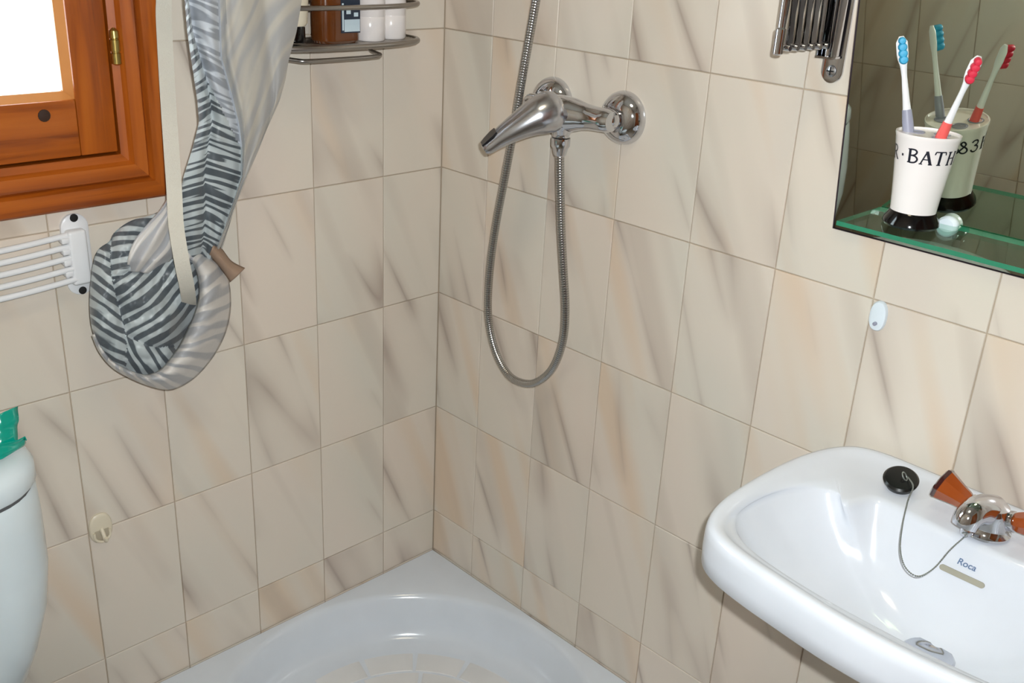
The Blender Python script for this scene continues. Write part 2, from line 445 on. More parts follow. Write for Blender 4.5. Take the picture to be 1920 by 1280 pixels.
# ------------------------------------------------------------------ window
win = thing('window_1', ((WX0 + WX1) / 2, 0, WZ0), 'varnished orange-brown wooden casement window', 'window', kind='structure')
prof = [(0.0, 0.0), (0.0, 0.020), (0.003, 0.023), (0.026, 0.023), (0.030, 0.015), (0.034, 0.0195), (0.052, 0.017), (0.056, 0.008), (0.066, 0.005), (0.066, -0.036), (0.082, -0.036), (0.082, -0.06), (0.062, -0.06)]
OX0, OX1, OZ0, OZ1 = WX0 - .060, WX1 + .060, WZ0 - .060, WZ1 + .060
def ringpt(k, d, p):
    x0, x1, z0, z1 = OX0 + d, OX1 - d, OZ0 + d, OZ1 - d
    return Vector([(x0, -p, z0), (x1, -p, z0), (x1, -p, z1), (x0, -p, z1)][k % 4])
for k, mt in enumerate(('woodh', 'woodv', 'woodh', 'woodv')):
    bm = BM()
    A = [ringpt(k, d, p) for d, p in prof]; Bv = [ringpt(k + 1, d, p) for d, p in prof]
    loft(bm, [A, Bv], True, True, True)
    obj('window_frame', bm, mt, win, angle=25)
# casement
SX0, SX1, SZ0, SZ1 = WX0 + .008, WX1 - .009, WZ0 + .010, WZ1 - .010
SW = 0.0525
def sashpiece(name, x0, x1, z0, z1, mt):
    bm = BM(); box(bm, x0, x1, -0.004, 0.034, z0, z1, 0.002); return obj(name, bm, mt, win)
sashpiece('stile', SX1 - SW, SX1, SZ0, SZ1, 'woodv'); sashpiece('stile', SX0, SX0 + SW, SZ0, SZ1, 'woodv')
rail = sashpiece('rail', SX0 + SW + .0005, SX1 - SW - .0005, SZ0, SZ0 + 0.078, 'woodh')
sashpiece('rail', SX0 + SW + .0005, SX1 - SW - .0005, SZ1 - .07, SZ1, 'woodh')
bm = BM(); lathe(bm, (-0.7117, -0.0042, 1.132), (0, -1, 0), [(.0085, 0), (.008, .0006), (.004, .001), (0, .0011)], 14)
obj('knot', bm, 'knot', rail)
GX0, GX1, GZ0, GZ1 = SX0 + SW, SX1 - SW, SZ0 + .078, SZ1 - .07
for k, mt in enumerate(('woodh', 'woodv', 'woodh', 'woodv')):       # glazing beads
    pr = [(0, 0), (0, -.001), (.010, .010), (.010, .018), (0, .018)]
    bm = BM()
    def bp(k, d, y):
        x0, x1, z0, z1 = GX0 + d, GX1 - d, GZ0 + d, GZ1 - d
        return Vector([(x0, y, z0), (x1, y, z0), (x1, y, z1), (x0, y, z1)][k % 4])
    loft(bm, [[bp(k, d, y) for d, y in pr], [bp(k + 1, d, y) for d, y in pr]], True, True, True)
    obj('glazing_bead', bm, 'bead', win, angle=20)
bm = BM(); box(bm, GX0, GX1, 0.018, 0.022, GZ0, GZ1); obj('pane', bm, 'glass', win, smooth=False)
hx_ = -0.6065
bm = BM(); lathe(bm, (hx_, -0.009, 1.193), (0, 0, 1), [(.0035, 0), (.0068, .002), (.0068, .016), (.0055, .0165), (.0055, .0185), (.0068, .019), (.0068, .034), (.0055, .0345), (.0055, .036), (.0066, .0365), (.006, .046), (.002, .050)], 16)
obj('hinge', bm, 'brass', win)
bm = BM(); lathe(bm, (hx_, -0.009, 1.70), (0, 0, 1), [(.0035, 0), (.0068, .002), (.0068, .034), (.006, .046), (.002, .050)], 16); obj('hinge', bm, 'brass', win)
# wall reveal outside the casement
# roller-blind strap beside the window, caught at its lower end in the curtain
pth = spline([at(304, -60, -.030) + Vector((0, 0, .62)), at(304, -60, -.030) + Vector((0, 0, .30)), at(304, -60, -.030), at(307, 40, -.036), at(316, 200, -.066), at(326, 345, -.108), at(330, 420, -.128), at(341, 490, -.136), at(350, 535, -.124), at(354, 562, -.100), at(355, 580, -.075)], 8)
bm = BM(); rings = []
for i, p in enumerate(pth):
    d = (pth[min(i + 1, len(pth) - 1)] - pth[max(i - 1, 0)]).normalized()
    u = Vector((1, -0.25, 0)); u = (u - d * u.dot(d)).normalized(); v = d.cross(u)
    rings.append([p + u * .0105 * a + v * .0008 * b for a, b in ((-1, -1), (1, -1), (1, 1), (-1, 1))])
loft(bm, rings)
finish(obj('blind_strap', bm, 'strap', smooth=False), 'flat off-white roller-blind strap hanging beside the wooden window', 'strap')

# ------------------------------------------------------------------ shower tray
TR = 0.705; ZR = 0.1215
tray = thing('shower_tray', (-TR / 2, -TR / 2, 0), 'white enamelled square shower tray with round sunken basin in the corner', 'shower tray')
bm = BM(); NS = 96; cx = cy = -0.350; RB = 0.337
def square(i, h, z, inset=0.0):
    a = 2 * PI * i / NS; c, s = math.cos(a), math.sin(a); q = max(abs(c), abs(s)); hh = h - inset
    return Vector((-TR / 2 + c / q * hh, -TR / 2 + s / q * hh, z))
def circ(i, r, z):
    a = 2 * PI * i / NS; return Vector((cx + math.cos(a) * r, cy + math.sin(a) * r, z))
def blend(i, t, z):
    return circ(i, RB + .006, z).lerp(square(i, TR / 2 - .0015, z), t)
rings = [[square(i, TR / 2 - .002, 0.001) for i in range(NS)], [square(i, TR / 2 - .0015, ZR - .004) for i in range(NS)],
         [square(i, TR / 2 - .0015, ZR, .003) for i in range(NS)],
         [circ(i, RB + .002, ZR - .0005) for i in range(NS)], [circ(i, RB - .004, ZR - .003) for i in range(NS)],
         [circ(i, RB - .010, ZR - .012) for i in range(NS)], [circ(i, RB - .024, ZR - .060) for i in range(NS)],
         [circ(i, RB - .032, ZR - .080) for i in range(NS)], [circ(i, RB - .046, ZR - .090) for i in range(NS)],
         [circ(i, RB - .066, ZR - .093) for i in range(NS)], [circ(i, 0.12, ZR - .096) for i in range(NS)], [circ(i, 0.03, ZR - .100) for i in range(NS)]]
loft(bm, rings)
obj('basin_shell', bm, 'tray', tray, angle=50)
# moulded grip pads in rings on the tray floor
zf = ZR - .0945
for ri, (r0, r1, cnt) in enumerate(((.210, .262, 15), (.154, .206, 11), (.098, .150, 8))):
    for k in range(cnt):
        a0 = 2 * PI * (k + .025) / cnt + ri * .2; a1 = 2 * PI * (k + .975) / cnt + ri * .2
        bm = BM(); S = 5
        outer = [(r0, a0 + (a1 - a0) * j / S) for j in range(S + 1)] + [(r1, a1 + (a0 - a1) * j / S) for j in range(S + 1)]
        am = (a0 + a1) / 2; rm = (r0 + r1) / 2
        def pt(r, a, z, k=1.0):
            r = rm + (r - rm) * k; a = am + (a - am) * k
            return Vector((cx + r * math.cos(a), cy + r * math.sin(a), z))
        loft(bm, [[pt(r, a, zf - .003) for r, a in outer], [pt(r, a, zf + .0004, .98) for r, a in outer], [pt(r, a, zf + .0016, .94) for r, a in outer]], True, False, True)
        obj('grip_pad', bm, 'pad', tray)
bm = BM(); lathe(bm, (cx, cy, ZR - .0998), (0, 0, 1), [(.042, 0), (.042, .002), (.036, .004), (.012, .0035), (.0, .003)], 32); obj('drain_cover', bm, 'chrome', tray)

# ------------------------------------------------------------------ toilet
TX = -1.028
toilet = thing('toilet', (TX, -0.1, 0), 'white ceramic toilet with rounded cistern against the window wall', 'toilet')
def rrect(xc, hw, y0, y1, r, z, n=8):
    """rounded rectangle, back edge y0 (near wall) square, front corners rounded by r"""
    pts = []
    rb = 0.012
    for (cx_, cy_, rr, a0) in ((xc + hw - rb, y0 - rb, rb, 0), (xc - hw + rb, y0 - rb, rb, PI / 2), (xc - hw + r, y1 + r, r, PI), (xc + hw - r, y1 + r, r, 1.5 * PI)):
        for k in range(n + 1):
            a = a0 + PI / 2 * k / n
            pts.append(Vector((cx_ + rr * math.cos(a), cy_ + rr * math.sin(a), z)))
    return pts
bm = BM()
tab = [(.280, .120, .110), (.295, .138, .130), (.34, .158, .145), (.40, .178, .158), (.47, .196, .168), (.54, .204, .172), (.62, .2045, .173), (.660, .203, .172), (.666, .200, .169), (.667, .190, .160)]
loft(bm, [rrect(TX, hw, -.010, -.010 - d, .085, z) for z, hw, d in tab])
obj('cistern', bm, 'cistern', toilet)
bm = BM()
tab = [(.6672, .188, .158), (.672, .190, .160), (.6725, .202, .173), (.677, .2045, .1755), (.698, .204, .175), (.707, .199, .170), (.712, .190, .162), (.715, .170, .145), (.717, .10, .10)]
loft(bm, [rrect(TX, hw, -.010, -.010 - d, min(.087, hw * .44), z) for z, hw, d in tab])
obj('cistern_lid', bm, 'cistern', toilet)
bm = BM(); loft(bm, [rrect(TX, hw, -.012, -.012 - d, .084, z) for z, hw, d in ((.6655, .1985, .1680), (.6742, .1990, .1685))]); obj('lid_gap_shade', bm, 'gapshade', toilet)  # dark ring stands in for the shade in the lid gap
bm = BM(); lathe(bm, (TX - .135, -.085, .7155), (0, 0, 1), [(.026, 0), (.026, .004), (.022, .008), (.018, .007), (.018, .010), (0, .011)], 24); obj('flush_button', bm, 'chrome', toilet)
def oval(xc, yc, rx, ry, z, n=40): return [Vector((xc + rx * math.cos(2 * PI * k / n), yc + ry * math.sin(2 * PI * k / n), z)) for k in range(n)]
bm = BM(); loft(bm, [oval(TX, -.42, .11, .22, .001), oval(TX, -.41, .10, .20, .03), oval(TX, -.41, .09, .18, .12), oval(TX, -.43, .13, .24, .26), oval(TX, -.45, .175, .26, .33), oval(TX, -.45, .18, .265, .355), oval(TX, -.45, .15, .23, .355), oval(TX, -.45, .12, .19, .28), oval(TX, -.43, .05, .09, .22)])
obj('bowl', bm, 'cistern', toilet)
bm = BM(); loft(bm, [oval(TX, -.45, .182, .25, .357), oval(TX, -.45, .183, .251, .372), oval(TX, -.45, .172, .235, .379), oval(TX, -.45, .05, .08, .381)]); obj('seat_lid', bm, 'cistern', toilet)
bm = BM(); box(bm, TX - .05, TX + .05, -.25, -.03, .16, .30, .01); obj('cistern_neck', bm, 'cistern', toilet)

# teal plastic packet on the cistern lid
bm = BM(); S = 28; rings = []; uvs = []
pk = thing('plastic_packet', (-.95, -.10, .717), 'crumpled teal plastic packet lying on the toilet cistern lid', 'packet')
ax0, ax1 = -1.10, -.872
for i in range(15):
    t = i / 14; x = ax0 + (ax1 - ax0) * t
    e = math.sin(PI * min(max((t * 1.06 - .03), .0), 1)) ** 0.45
    hw = .028 + .040 * e; hh = .006 + .028 * e
    ring = []
    for k in range(S):
        a = 2 * PI * k / S; c, s = math.cos(a), math.sin(a)
        q = (abs(c) ** 3 + abs(s) ** 3) ** (-1 / 3)
        y = c * q * hw; z = s * q * hh
        p = Vector((x, -.100 + y + .02 * (t - .5), .7185 + hh + z))
        nz = noise.noise(p * 38) * .004 * (1 if s > -.5 else .2)
        ring.append(p + Vector((0, c * nz, max(nz * s, 0 if s < -.5 else -1))))
    rings.append(ring)
loft(bm, rings); obj('packet_body', bm, 'teal', pk, angle=60)
def crimp(name, p0, dirx, pleat, pts, mat='teal'):
    bm = BM(); rows = []
    for i in range(len(pts)):
        (a, b) = pts[i]; a, b = Vector(a), Vector(b); row = []
        for k in range(25):
            t = k / 24; p = a.lerp(b, t); f = math.sin(t * PI * pleat + i * .8) * .0016 * (0.3 + i / len(pts)) + .004 * noise.noise(p * 60)
            row.append(p + Vector((0, f, f * .35)))
        rows.append(row)
    loft(bm, rows, closed=False)
    o = obj(name, bm, mat, pk, angle=70); solidify(o, .0007); return o
def stand(u0, v0, u1, v1):
    a = hzp_early(u0, v0, .7195); return (a, at(u1, v1, a.y + .018))
crimp('crimped_end', None, 1, 4, [stand(*q) for q in ((-14, 852, -18, 785), (8, 845, 6, 773), (26, 839, 24, 766), (33, 836, 35, 763))])
crimp('folded_flap', None, 1, 3, [(hzp_early(a, b_, .7190), hzp_early(c, d, .7360)) for a, b_, c, d in ((-30, 872, -30, 842), (5, 860, 5, 832), (30, 847, 32, 823), (45, 838, 46, 816), (49, 832, 49, 822))])

# ------------------------------------------------------------------ drying rack under the window
dr = thing('clothes_drying_rack', (-.69, 0, .93), 'white wall-mounted folding drying rack with five bars below the window', 'drying rack')
def bracket(xc, side):
    bm = BM(); zc = .9315; hz_ = .0605; pw = .0195; seg = 12
    out = [(xc + pw * math.cos(a), zc + hz_ - pw + pw * math.sin(a)) for a in [PI * k / seg for k in range(seg + 1)]]
    out += [(xc + pw * math.cos(a), zc - hz_ + pw + pw * math.sin(a)) for a in [PI + PI * k / seg for k in range(seg + 1)]]
    loft(bm, [[Vector((x, 0.0005, z)) for x, z in out], [Vector((x, -.005, z)) for x, z in out],
              [Vector((xc + (x - xc) * .9, -.0065, zc + (z - zc) * .97)) for x, z in out]])
    plate = obj('wall_plate', bm, 'whiteplastic', dr)
    for zz in (.9865, .8775):
        bm = BM(); lathe(bm, (xc, -.0055, zz), (0, -1, 0), [(.0058, 0), (.0058, .0016), (.003, .0022), (0, .0022)], 16); obj('screw_hole', bm, 'hole', plate)
    bm = BM(); box(bm, xc - .0175, xc + .0095, -.024, -.006, .8915, .9725, .005, 3)
    obj('hinge_block', bm, 'whiteplastic', dr)
    for k in range(4):
        bm = BM(); z = .9600 - .0163 * k; box(bm, xc - side * .0215 - .0055, xc - side * .0215 + .0055, -.024, -.010, z - .004, z + .004, .0015); obj('hinge_knuckle', bm, 'whiteplastic', dr)
bracket(-.690, 1); bracket(-1.29, -1)
for k in range(5):
    z = .9665 - .0163 * k; y = -.016 - .001 * k
    p = [Vector((-.700, y, z)), Vector((-.80, y - .004, z - .0055)), Vector((-.99, y - .008, z - .008)), Vector((-1.18, y - .004, z - .0055)), Vector((-1.28, y, z))]
    bm = BM(); tube(bm, spline(p, 8), .0044, 10); obj('bar', bm, 'whiteplastic', dr)

# beige stick-on hook low on the window wall
hk = thing('adhesive_hook', (-.7058, 0, .47), 'small cream stick-on hook low on the tiles beside the toilet', 'hook')
def oval_plate(name, c, n, hw, hh, th, mat, par, pw=2.4, seg=28):
    bm = BM(); d, u, v = frame_of(n)
    u = Vector((0, 0, 1)).cross(d).normalized(); v = Vector((0, 0, 1)); rings = []
    for s, h in ((1, 0), (1, th * .6), (.93, th * .9), (.8, th)):
        r = []
        for k in range(seg):
            a = 2 * PI * k / seg; ca, sa = math.cos(a), math.sin(a); q = (abs(ca) ** pw + abs(sa) ** pw) ** (-1 / pw)
            r.append(Vector(c) + d * h + u * ca * q * hw * s + v * sa * q * hh * s)
        rings.append(r)
    loft(bm, rings); return obj(name, bm, mat, par)
oval_plate('hook_plate', (-.7058, .0008, .474), (0, -1, 0), .0185, .0265, .006, 'cream', hk)
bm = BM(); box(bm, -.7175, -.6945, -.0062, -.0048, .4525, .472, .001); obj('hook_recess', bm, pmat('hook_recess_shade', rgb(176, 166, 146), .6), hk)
bm = BM(); tube(bm, spline([(-.706, -.005, .474), (-.706, -.012, .466), (-.7055, -.015, .458), (-.7055, -.019, .459), (-.7055, -.020, .464)], 5), .0032, 10); obj('hook_prong', bm, 'cream', hk)
bm = BM(); tube(bm, spline([(-.7185, -.006, .470), (-.7175, -.007, .458), (-.706, -.008, .4515), (-.6945, -.007, .458), (-.6935, -.006, .470)], 5), .0022, 8); obj('hook_rim', bm, 'cream', hk)
# white stick-on hook above the basin
hk = thing('adhesive_hook', (0, -.885, .93), 'small bluish-white oval hook on the tiles above the washbasin', 'hook')
oval_plate('hook_plate', (.0008, -.885, .9505), (-1, 0, 0), .0115, .0205, .007, 'bluewhite', hk)
bm = BM(); lathe(bm, (-.006, -.885, .941), (-1, 0, 0), [(.0026, 0), (.0026, .004), (.0015, .005), (0, .005)], 12); obj('hook_peg', bm, 'greygrip', hk)

# ------------------------------------------------------------------ shower mixer
mx = thing('shower_mixer', (0, -.353, 1.133), 'chrome single-lever shower mixer on two round wall flanges', 'shower mixer')
for y, nm in ((-.278, 1), (-.428, 2)):
    bm = BM(); lathe(bm, (-.0002, y, 1.1335), (-1, 0, 0), [(.0405, 0), (.0412, .003), (.0402, .009), (.036, .017), (.027, .024), (.0185, .027)], 40); obj('wall_flange', bm, 'chrome', mx)
    bm = BM(); lathe(bm, (-.024, y, 1.1335), (-1, 0, 0), [(.0125, 0), (.0125, .003), (.0160, .005), (.0160, .018), (.013, .022)], 6 if False else 24); obj('coupling_nut', bm, 'chrome', mx)
# body: a bar along the wall swelling to the cartridge housing in the middle
bm = BM(); rings = []; SG = 28
for t, r, xo in ((-.088, .0135, -.046), (-.082, .0155, -.047), (-.070, .0160, -.048), (-.052, .0165, -.050), (-.036, .0185, -.053), (-.022, .0225, -.058), (-.008, .0245, -.061), (.008, .0245, -.061), (.022, .0225, -.058), (.036, .0185, -.053), (.052, .0165, -.050), (.070, .0160, -.048), (.082, .0155, -.047), (.088, .0135, -.046)):
    rings.append([Vector((xo + math.cos(2 * PI * k / SG) * r * 1.12, -.353 + t, 1.1335 + math.sin(2 * PI * k / SG) * r * 1.12)) for k in range(SG)])
loft(bm, rings); obj('mixer_body', bm, 'chrome', mx)
ax = Vector((-1, .06, .02)).normalized()
bm = BM(); lathe(bm, (-.058, -.352, 1.134), ax, [(.0245, 0), (.0250, .020), (.0240, .026), (.0225, .0265), (.0225, .0295), (.0245, .030)], 36); obj('cartridge_collar', bm, 'chrome', mx)
# lever: dome over the cartridge drawn out into a drooping handle
path = spline([(-.084, -.3545, 1.139), (-.100, -.350, 1.136), (-.118, -.340, 1.127), (-.138, -.325, 1.112), (-.156, -.308, 1.094), (-.170, -.296, 1.0785)], 8)
bm = BM(); rings = []
for i, p in enumerate(path):
    t = i / (len(path) - 1)
    d = (path[min(i + 1, len(path) - 1)] - path[max(i - 1, 0)]).normalized()
    u = Vector((0.45, .9, 0)).cross(d).normalized(); v = d.cross(u)
    a = interp([(0, .0245), (.12, .0262), (.3, .0255), (.55, .0205), (.8, .0150), (.95, .0125), (1, .0100)], t)
    b = interp([(0, .0250), (.12, .0262), (.3, .0240), (.55, .0165), (.8, .0110), (.95, .0085), (1, .0060)], t)
    a *= 1.2; b *= 1.22
    rings.append([p + v * math.cos(2 * PI * k / 28) * a + u * math.sin(2 * PI * k / 28) * b for k in range(28)])
loft(bm, rings); lever = obj('lever', bm, 'satin', mx)
p0, p1 = path[-11], path[-2]; d = (p1 - p0).normalized(); u = Vector((0.45, .9, 0)).cross(d).normalized()
if u.z < 0: u = -u
v = d.cross(u)
bm = BM()
def ins(t, wv, h): 
    p = p0.lerp(p1, t); return p + v * wv + u * h
secs = [(0.0, .0100, .0150), (.25, .0125, .0140), (.75, .0105, .0120), (1.0, .0076, .0106)]
loft(bm, [[ins(t, -w_, h - .006), ins(t, -w_, h), ins(t, w_, h), ins(t, w_, h - .006)] for t, w_, h in secs])
obj('lever_inlay', bm, 'darkplastic', lever, smooth=False)
# hose outlet under the body
bm = BM(); lathe(bm, (-.060, -.3525, 1.116), (0, 0, -1), [(.026, 0), (.021, .007), (.0150, .013), (.0130, .0165), (.0130, .0195)], 28); obj('outlet', bm, 'chrome', mx)
# flexible hose with its coupling (lifts off: a thing of its own)
hose = thing('shower_hose', (-.060, -.3525, 1.09), 'ribbed chrome shower hose looping down from the mixer', 'shower hose')
bm = BM(); lathe(bm, (-.060, -.3525, 1.096), (0, 0, -1), [(.0125, 0), (.0150, .001), (.0150, .013), (.0125, .017), (.0100, .027), (.0085, .029)], 24); obj('hose_nut', bm, 'chrome', hose)
def hxp(u, v, X):
    d = RX * ((u - 960) / FPX) + RD * ((v - 640) / FPX) + RF
    return CAM + d * ((X - CAM.x) / d.x)
hp = [(-.060, -.3525, 1.070)] + [tuple(hxp(u, v, X)) for u, v, X in ((1050, 330, -.059), (1052, 420, -.056), (1056, 500, -.052), (1060, 580, -.047), (1055, 640, -.042), (1036, 690, -.037), (1008, 715, -.034), (982, 718, -.032), (955, 704, -.031), (933, 668, -.031), (919, 620, -.032), (915, 570, -.033), (919, 500, -.034), (930, 420, -.035), (945, 340, -.036), (960, 260, -.036), (975, 170, -.035), (990, 85, -.034), (1005, 0, -.033), (1020, -90, -.032), (1034, -180, -.032), (1048, -270, -.034))]
hs = spline(hp, 7)
bm = BM(); tube(bm, hs, .0071, 14)
mh, n, l = newmat('ribbed_metal_hose'); b = n['Principled BSDF']
b.inputs['Metallic'].default_value = 1; b.inputs['Roughness'].default_value = .24; b.inputs['Base Color'].default_value = (.52, .52, .52, 1)
tc = n.new('ShaderNodeTexCoord'); s = n.new('ShaderNodeSeparateXYZ'); l.new(tc.outputs['UV'], s.inputs[0])
wv = math_node(n, l, 'SINE', math_node(n, l, 'MULTIPLY', s.outputs['Y'], 6.2832 / .0042))
bp_ = n.new('ShaderNodeBump'); bp_.inputs['Strength'].default_value = .18; bp_.inputs['Distance'].default_value = .001
l.new(wv, bp_.inputs['Height']); l.new(bp_.outputs['Normal'], b.inputs['Normal'])
cc = ramp(n, l, math_node(n, l, 'ADD', math_node(n, l, 'MULTIPLY', wv, .5), .5), [(0, (.34, .34, .33, 1)), (1, (.54, .54, .53, 1))]); l.new(cc, b.inputs['Base Color'])
obj('hose_tube', bm, mh, hose)
e = hs[-1]
bm = BM(); lathe(bm, (-.0002, e.y, e.z + .012), (-1, 0, 0), [(.022, 0), (.022, .004), (.014, .008), (.012, .020)], 28); lathe(bm, (e.x, e.y, e.z - .012), (0, 0, 1), [(.010, 0), (.013, .002), (.014, .036), (.010, .040)], 24)
obj('hose_wall_holder', bm, 'chrome', hose)

# ------------------------------------------------------------------ mirror and shelf
LEAN = math.atan2(.036, .287)
MB = Vector((-.0055, -.8035, 1.0523)); ml, mh_, mt = 0.60, 0.72, 0.005
up = Vector((-math.sin(LEAN), 0, math.cos(LEAN))); outn = Vector((-math.cos(LEAN), 0, -math.sin(LEAN)))
mir = thing('wall_mirror', tuple(MB), 'frameless wall mirror leaning slightly forward above the washbasin', 'mirror')
def mp_(y, h, d): return MB + Vector((0, -y, 0)) + up * h + outn * d
bm = BM()
loft(bm, [[mp_(0, 0, 0), mp_(ml, 0, 0), mp_(ml, mh_, 0), mp_(0, mh_, 0)], [mp_(0, 0, mt), mp_(ml, 0, mt), mp_(ml, mh_, mt), mp_(0, mh_, mt)]], True, True, False)
obj('mirror_edge', bm, 'mirroredge', mir, smooth=False)
bm = BM(); c = .0022; t_ = mt + .0003
bm.faces.new([bm.verts.new(p) for p in (mp_(c, c, t_), mp_(ml - c, c, t_), mp_(ml - c, mh_ - c, t_), mp_(c, mh_ - c, t_))])
face = obj('mirror_glass', bm, 'mirror', mir, smooth=False)
ny = face.data.polygons[0].normal
if ny.dot(outn) < 0: face.data.flip_normals()
for yy in (.12, .48):
    for hh in (.64,):
        bm = BM(); a = mp_(yy, hh, 0); box(bm, a.x + .0005, -.0003, a.y - .012, a.y + .012, a.z - .012, a.z + .012); obj('wall_spacer', bm, 'whiteplastic', mir)
# glass shelf in front of the mirror
ZSH = 1.0965; SHX0, SHX1 = -.1265, -.0185
sh = thing('glass_shelf', (-.08, -1.05, ZSH), 'thin green-edged glass shelf in front of the mirror', 'shelf')
y0, y1 = -.866, -1.32
bm = BM(); th = .0055
vs = [bm.verts.new(p) for p in ((SHX0, y0, ZSH - th), (SHX1, y0, ZSH - th), (SHX1, y1, ZSH - th), (SHX0, y1, ZSH - th), (SHX0, y0, ZSH), (SHX1, y0, ZSH), (SHX1, y1, ZSH), (SHX0, y1, ZSH))]
for q, mi in (((0, 1, 2, 3), 0), ((4, 7, 6, 5), 0), ((0, 4, 5, 1), 1), ((1, 5, 6, 2), 1), ((2, 6, 7, 3), 1), ((3, 7, 4, 0), 1)):
    f = bm.faces.new([vs[i] for i in q]); f.material_index = mi
obj('glass_plate', bm, ['shelfglass', 'glassedge'], sh, smooth=False)
for yy in (-.955, -1.22):
    bm = BM(); lathe(bm, (-.0150, yy, ZSH - .003), (-1, 0, 0), [(.011, 0), (.0125, .002), (.0125, .010), (.010, .013), (.0, .0135)], 24)
    obj('shelf_clip', bm, 'bluewhite', sh)

# tumbler ------------------------------------------------------------
TC = hzp_early(1706, 421, ZSH)
tum = thing('toothbrush_tumbler', tuple(TC), 'white porcelain toothbrush tumbler with black foot and BATH lettering on the shelf', 'tumbler')
bm = BM(); lathe(bm, TC + Vector((0, 0, .0003)), (0, 0, 1), [(.0305, 0), (.0325, .003), (.0315, .008), (.0275, .014), (.0262, .0175), (.0255, .018)], 40); obj('foot', bm, 'blackgloss', tum)
bm = BM(); prof_t = [(.0258, .0175), (.0268, .030), (.0298, .060), (.0330, .088), (.0352, .104), (.0362, .107), (.0360, .1095), (.0345, .1095), (.0340, .1075), (.002, .1065)]
lathe(bm, TC, (0, 0, 1), prof_t, 56); cup = obj('cup', bm, 'porcelain', tum)
for hx2, hy2 in ((.004, .016), (-.010, -.018), (.014, -.010)):
    bm = BM(); lathe(bm, TC + Vector((hx2, hy2, .1066)), (0, 0, 1), [(.0085, 0), (.0095, .0012), (.0080, .0016), (.0070, .0006), (0, .0004)], 20); obj('brush_hole', bm, 'greygrip', cup)
def cup_r(h):
    return interp([(.0175, .0258), (.030, .0268), (.060, .0298), (.088, .0330), (.104, .0352)], h)
# lettering drawn as strokes (thick and thin, with serifs) and wrapped on the cup
GL = {
 'B': (.62, [((.14, 0), (.14, 1), .13), ((0, 0), (.34, 0), .05), ((0, 1), (.34, 1), .05), [(.14, 1), (.42, 1), (.54, .9), (.55, .77), (.46, .62), (.30, .55), (.14, .54)], [(.30, .55), (.50, .50), (.62, .36), (.62, .2), (.50, .05), (.32, 0), (.14, 0)]]),
 'A': (.80, [((.10, 0), (.40, 1), .06), ((.38, 1), (.70, 0), .14), ((.20, .36), (.58, .36), .05), ((0, 0), (.22, 0), .05), ((.56, 0), (.82, 0), .05)]),
 'T': (.72, [((.36, 0), (.36, 1), .13), ((.03, 1), (.69, 1), .06), ((.04, 1), (.0, .78), .05), ((.68, 1), (.72, .78), .05), ((.22, 0), (.50, 0), .05)]),
 'H': (.78, [((.14, 0), (.14, 1), .13), ((.64, 0), (.64, 1), .13), ((.14, .52), (.64, .52), .05), ((0, 0), (.28, 0), .05), ((0, 1), (.28, 1), .05), ((.5, 0), (.78, 0), .05), ((.5, 1), (.78, 1), .05)]),
 'R': (.70, [((.14, 0), (.14, 1), .13), ((0, 0), (.28, 0), .05), ((0, 1), (.30, 1), .05), [(.14, 1), (.42, 1), (.56, .9), (.58, .75), (.50, .58), (.34, .5), (.14, .5)], ((.34, .5), (.68, 0), .12), ((.58, 0), (.78, 0), .05)]),
 'O': (.84, [[(.42, 1), (.16, .88), (.03, .5), (.16, .12), (.42, 0), (.68, .12), (.81, .5), (.68, .88), (.42, 1)]]),
 'F': (.60, [((.14, 0), (.14, 1), .13), ((0, 0), (.30, 0), .05), ((0, 1), (.56, 1), .06), ((.14, .52), (.44, .52), .05), ((.56, 1), (.58, .78), .05)]),
 'S': (.56, [[(.50, .80), (.40, .97), (.22, 1), (.06, .88), (.06, .70), (.22, .56), (.38, .46), (.50, .32), (.48, .12), (.30, 0), (.12, .03), (.02, .20)]]),
 'E': (.56, [[(.52, .82), (.40, .97), (.20, .98), (.08, .82), (.14, .62), (.32, .54), (.12, .48), (.02, .28), (.10, .08), (.30, 0), (.48, .08), (.54, .22)]]),
 '&': (.70, [[(.68, .02), (.20, .62), (.16, .84), (.30, 1), (.44, .88), (.38, .68), (.08, .42), (.02, .18), (.18, 0), (.40, .04), (.56, .26), (.66, .48)]]),
 '.': (.26, [((.05, .45), (.20, .45), .15)]),
}
def lettering(chars, h0, size, xs=1.2):
    bm = BM()
    for ch, deg in chars:
        wd, st = GL[ch]; a_mid = toc + math.radians(deg)
        def wrap(x, y):
            h = h0 + y * size; a = a_mid + (x - wd / 2) * size * xs / cup_r(h0 + size / 2); r = cup_r(h) + .00035
            return Vector((TC.x + r * math.cos(a), TC.y + r * math.sin(a), TC.z + h))
        def ribbon(pts, wq):
            P = [Vector(p) for p in pts]; L = []; Rr = []
            for i, p in enumerate(P):
                d = (P[min(i + 1, len(P) - 1)] - P[max(i - 1, 0)]).normalized(); nn = Vector((-d.y, d.x)) * wq / 2
                L.append(bm.verts.new(wrap(*(p + nn)))); Rr.append(bm.verts.new(wrap(*(p - nn))))
            for i in range(len(P) - 1): bm.faces.new((L[i], L[i + 1], Rr[i + 1], Rr[i]))
        for q in st:
            if isinstance(q, list): ribbon([(v.x, v.y) for v in spline([(a, b, 0) for a, b in q], 3)], .12)
            else:
                a, b, wq = q; ribbon([(a[0] + (b[0] - a[0]) * k / 4, a[1] + (b[1] - a[1]) * k / 4) for k in range(5)], wq + .035)
    return obj('lettering', bm, 'ink', cup, smooth=False)
toc = math.atan2(CAM.y - TC.y, CAM.x - TC.x)
lettering([('R', -70), ('.', -44), ('B', -22), ('A', 5), ('T', 31), ('H', 60), ('E', 91), ('&', 118), ('S', 145), ('.', 182), ('F', 206), ('O', 238), ('.', 264)], .0790, .0150)

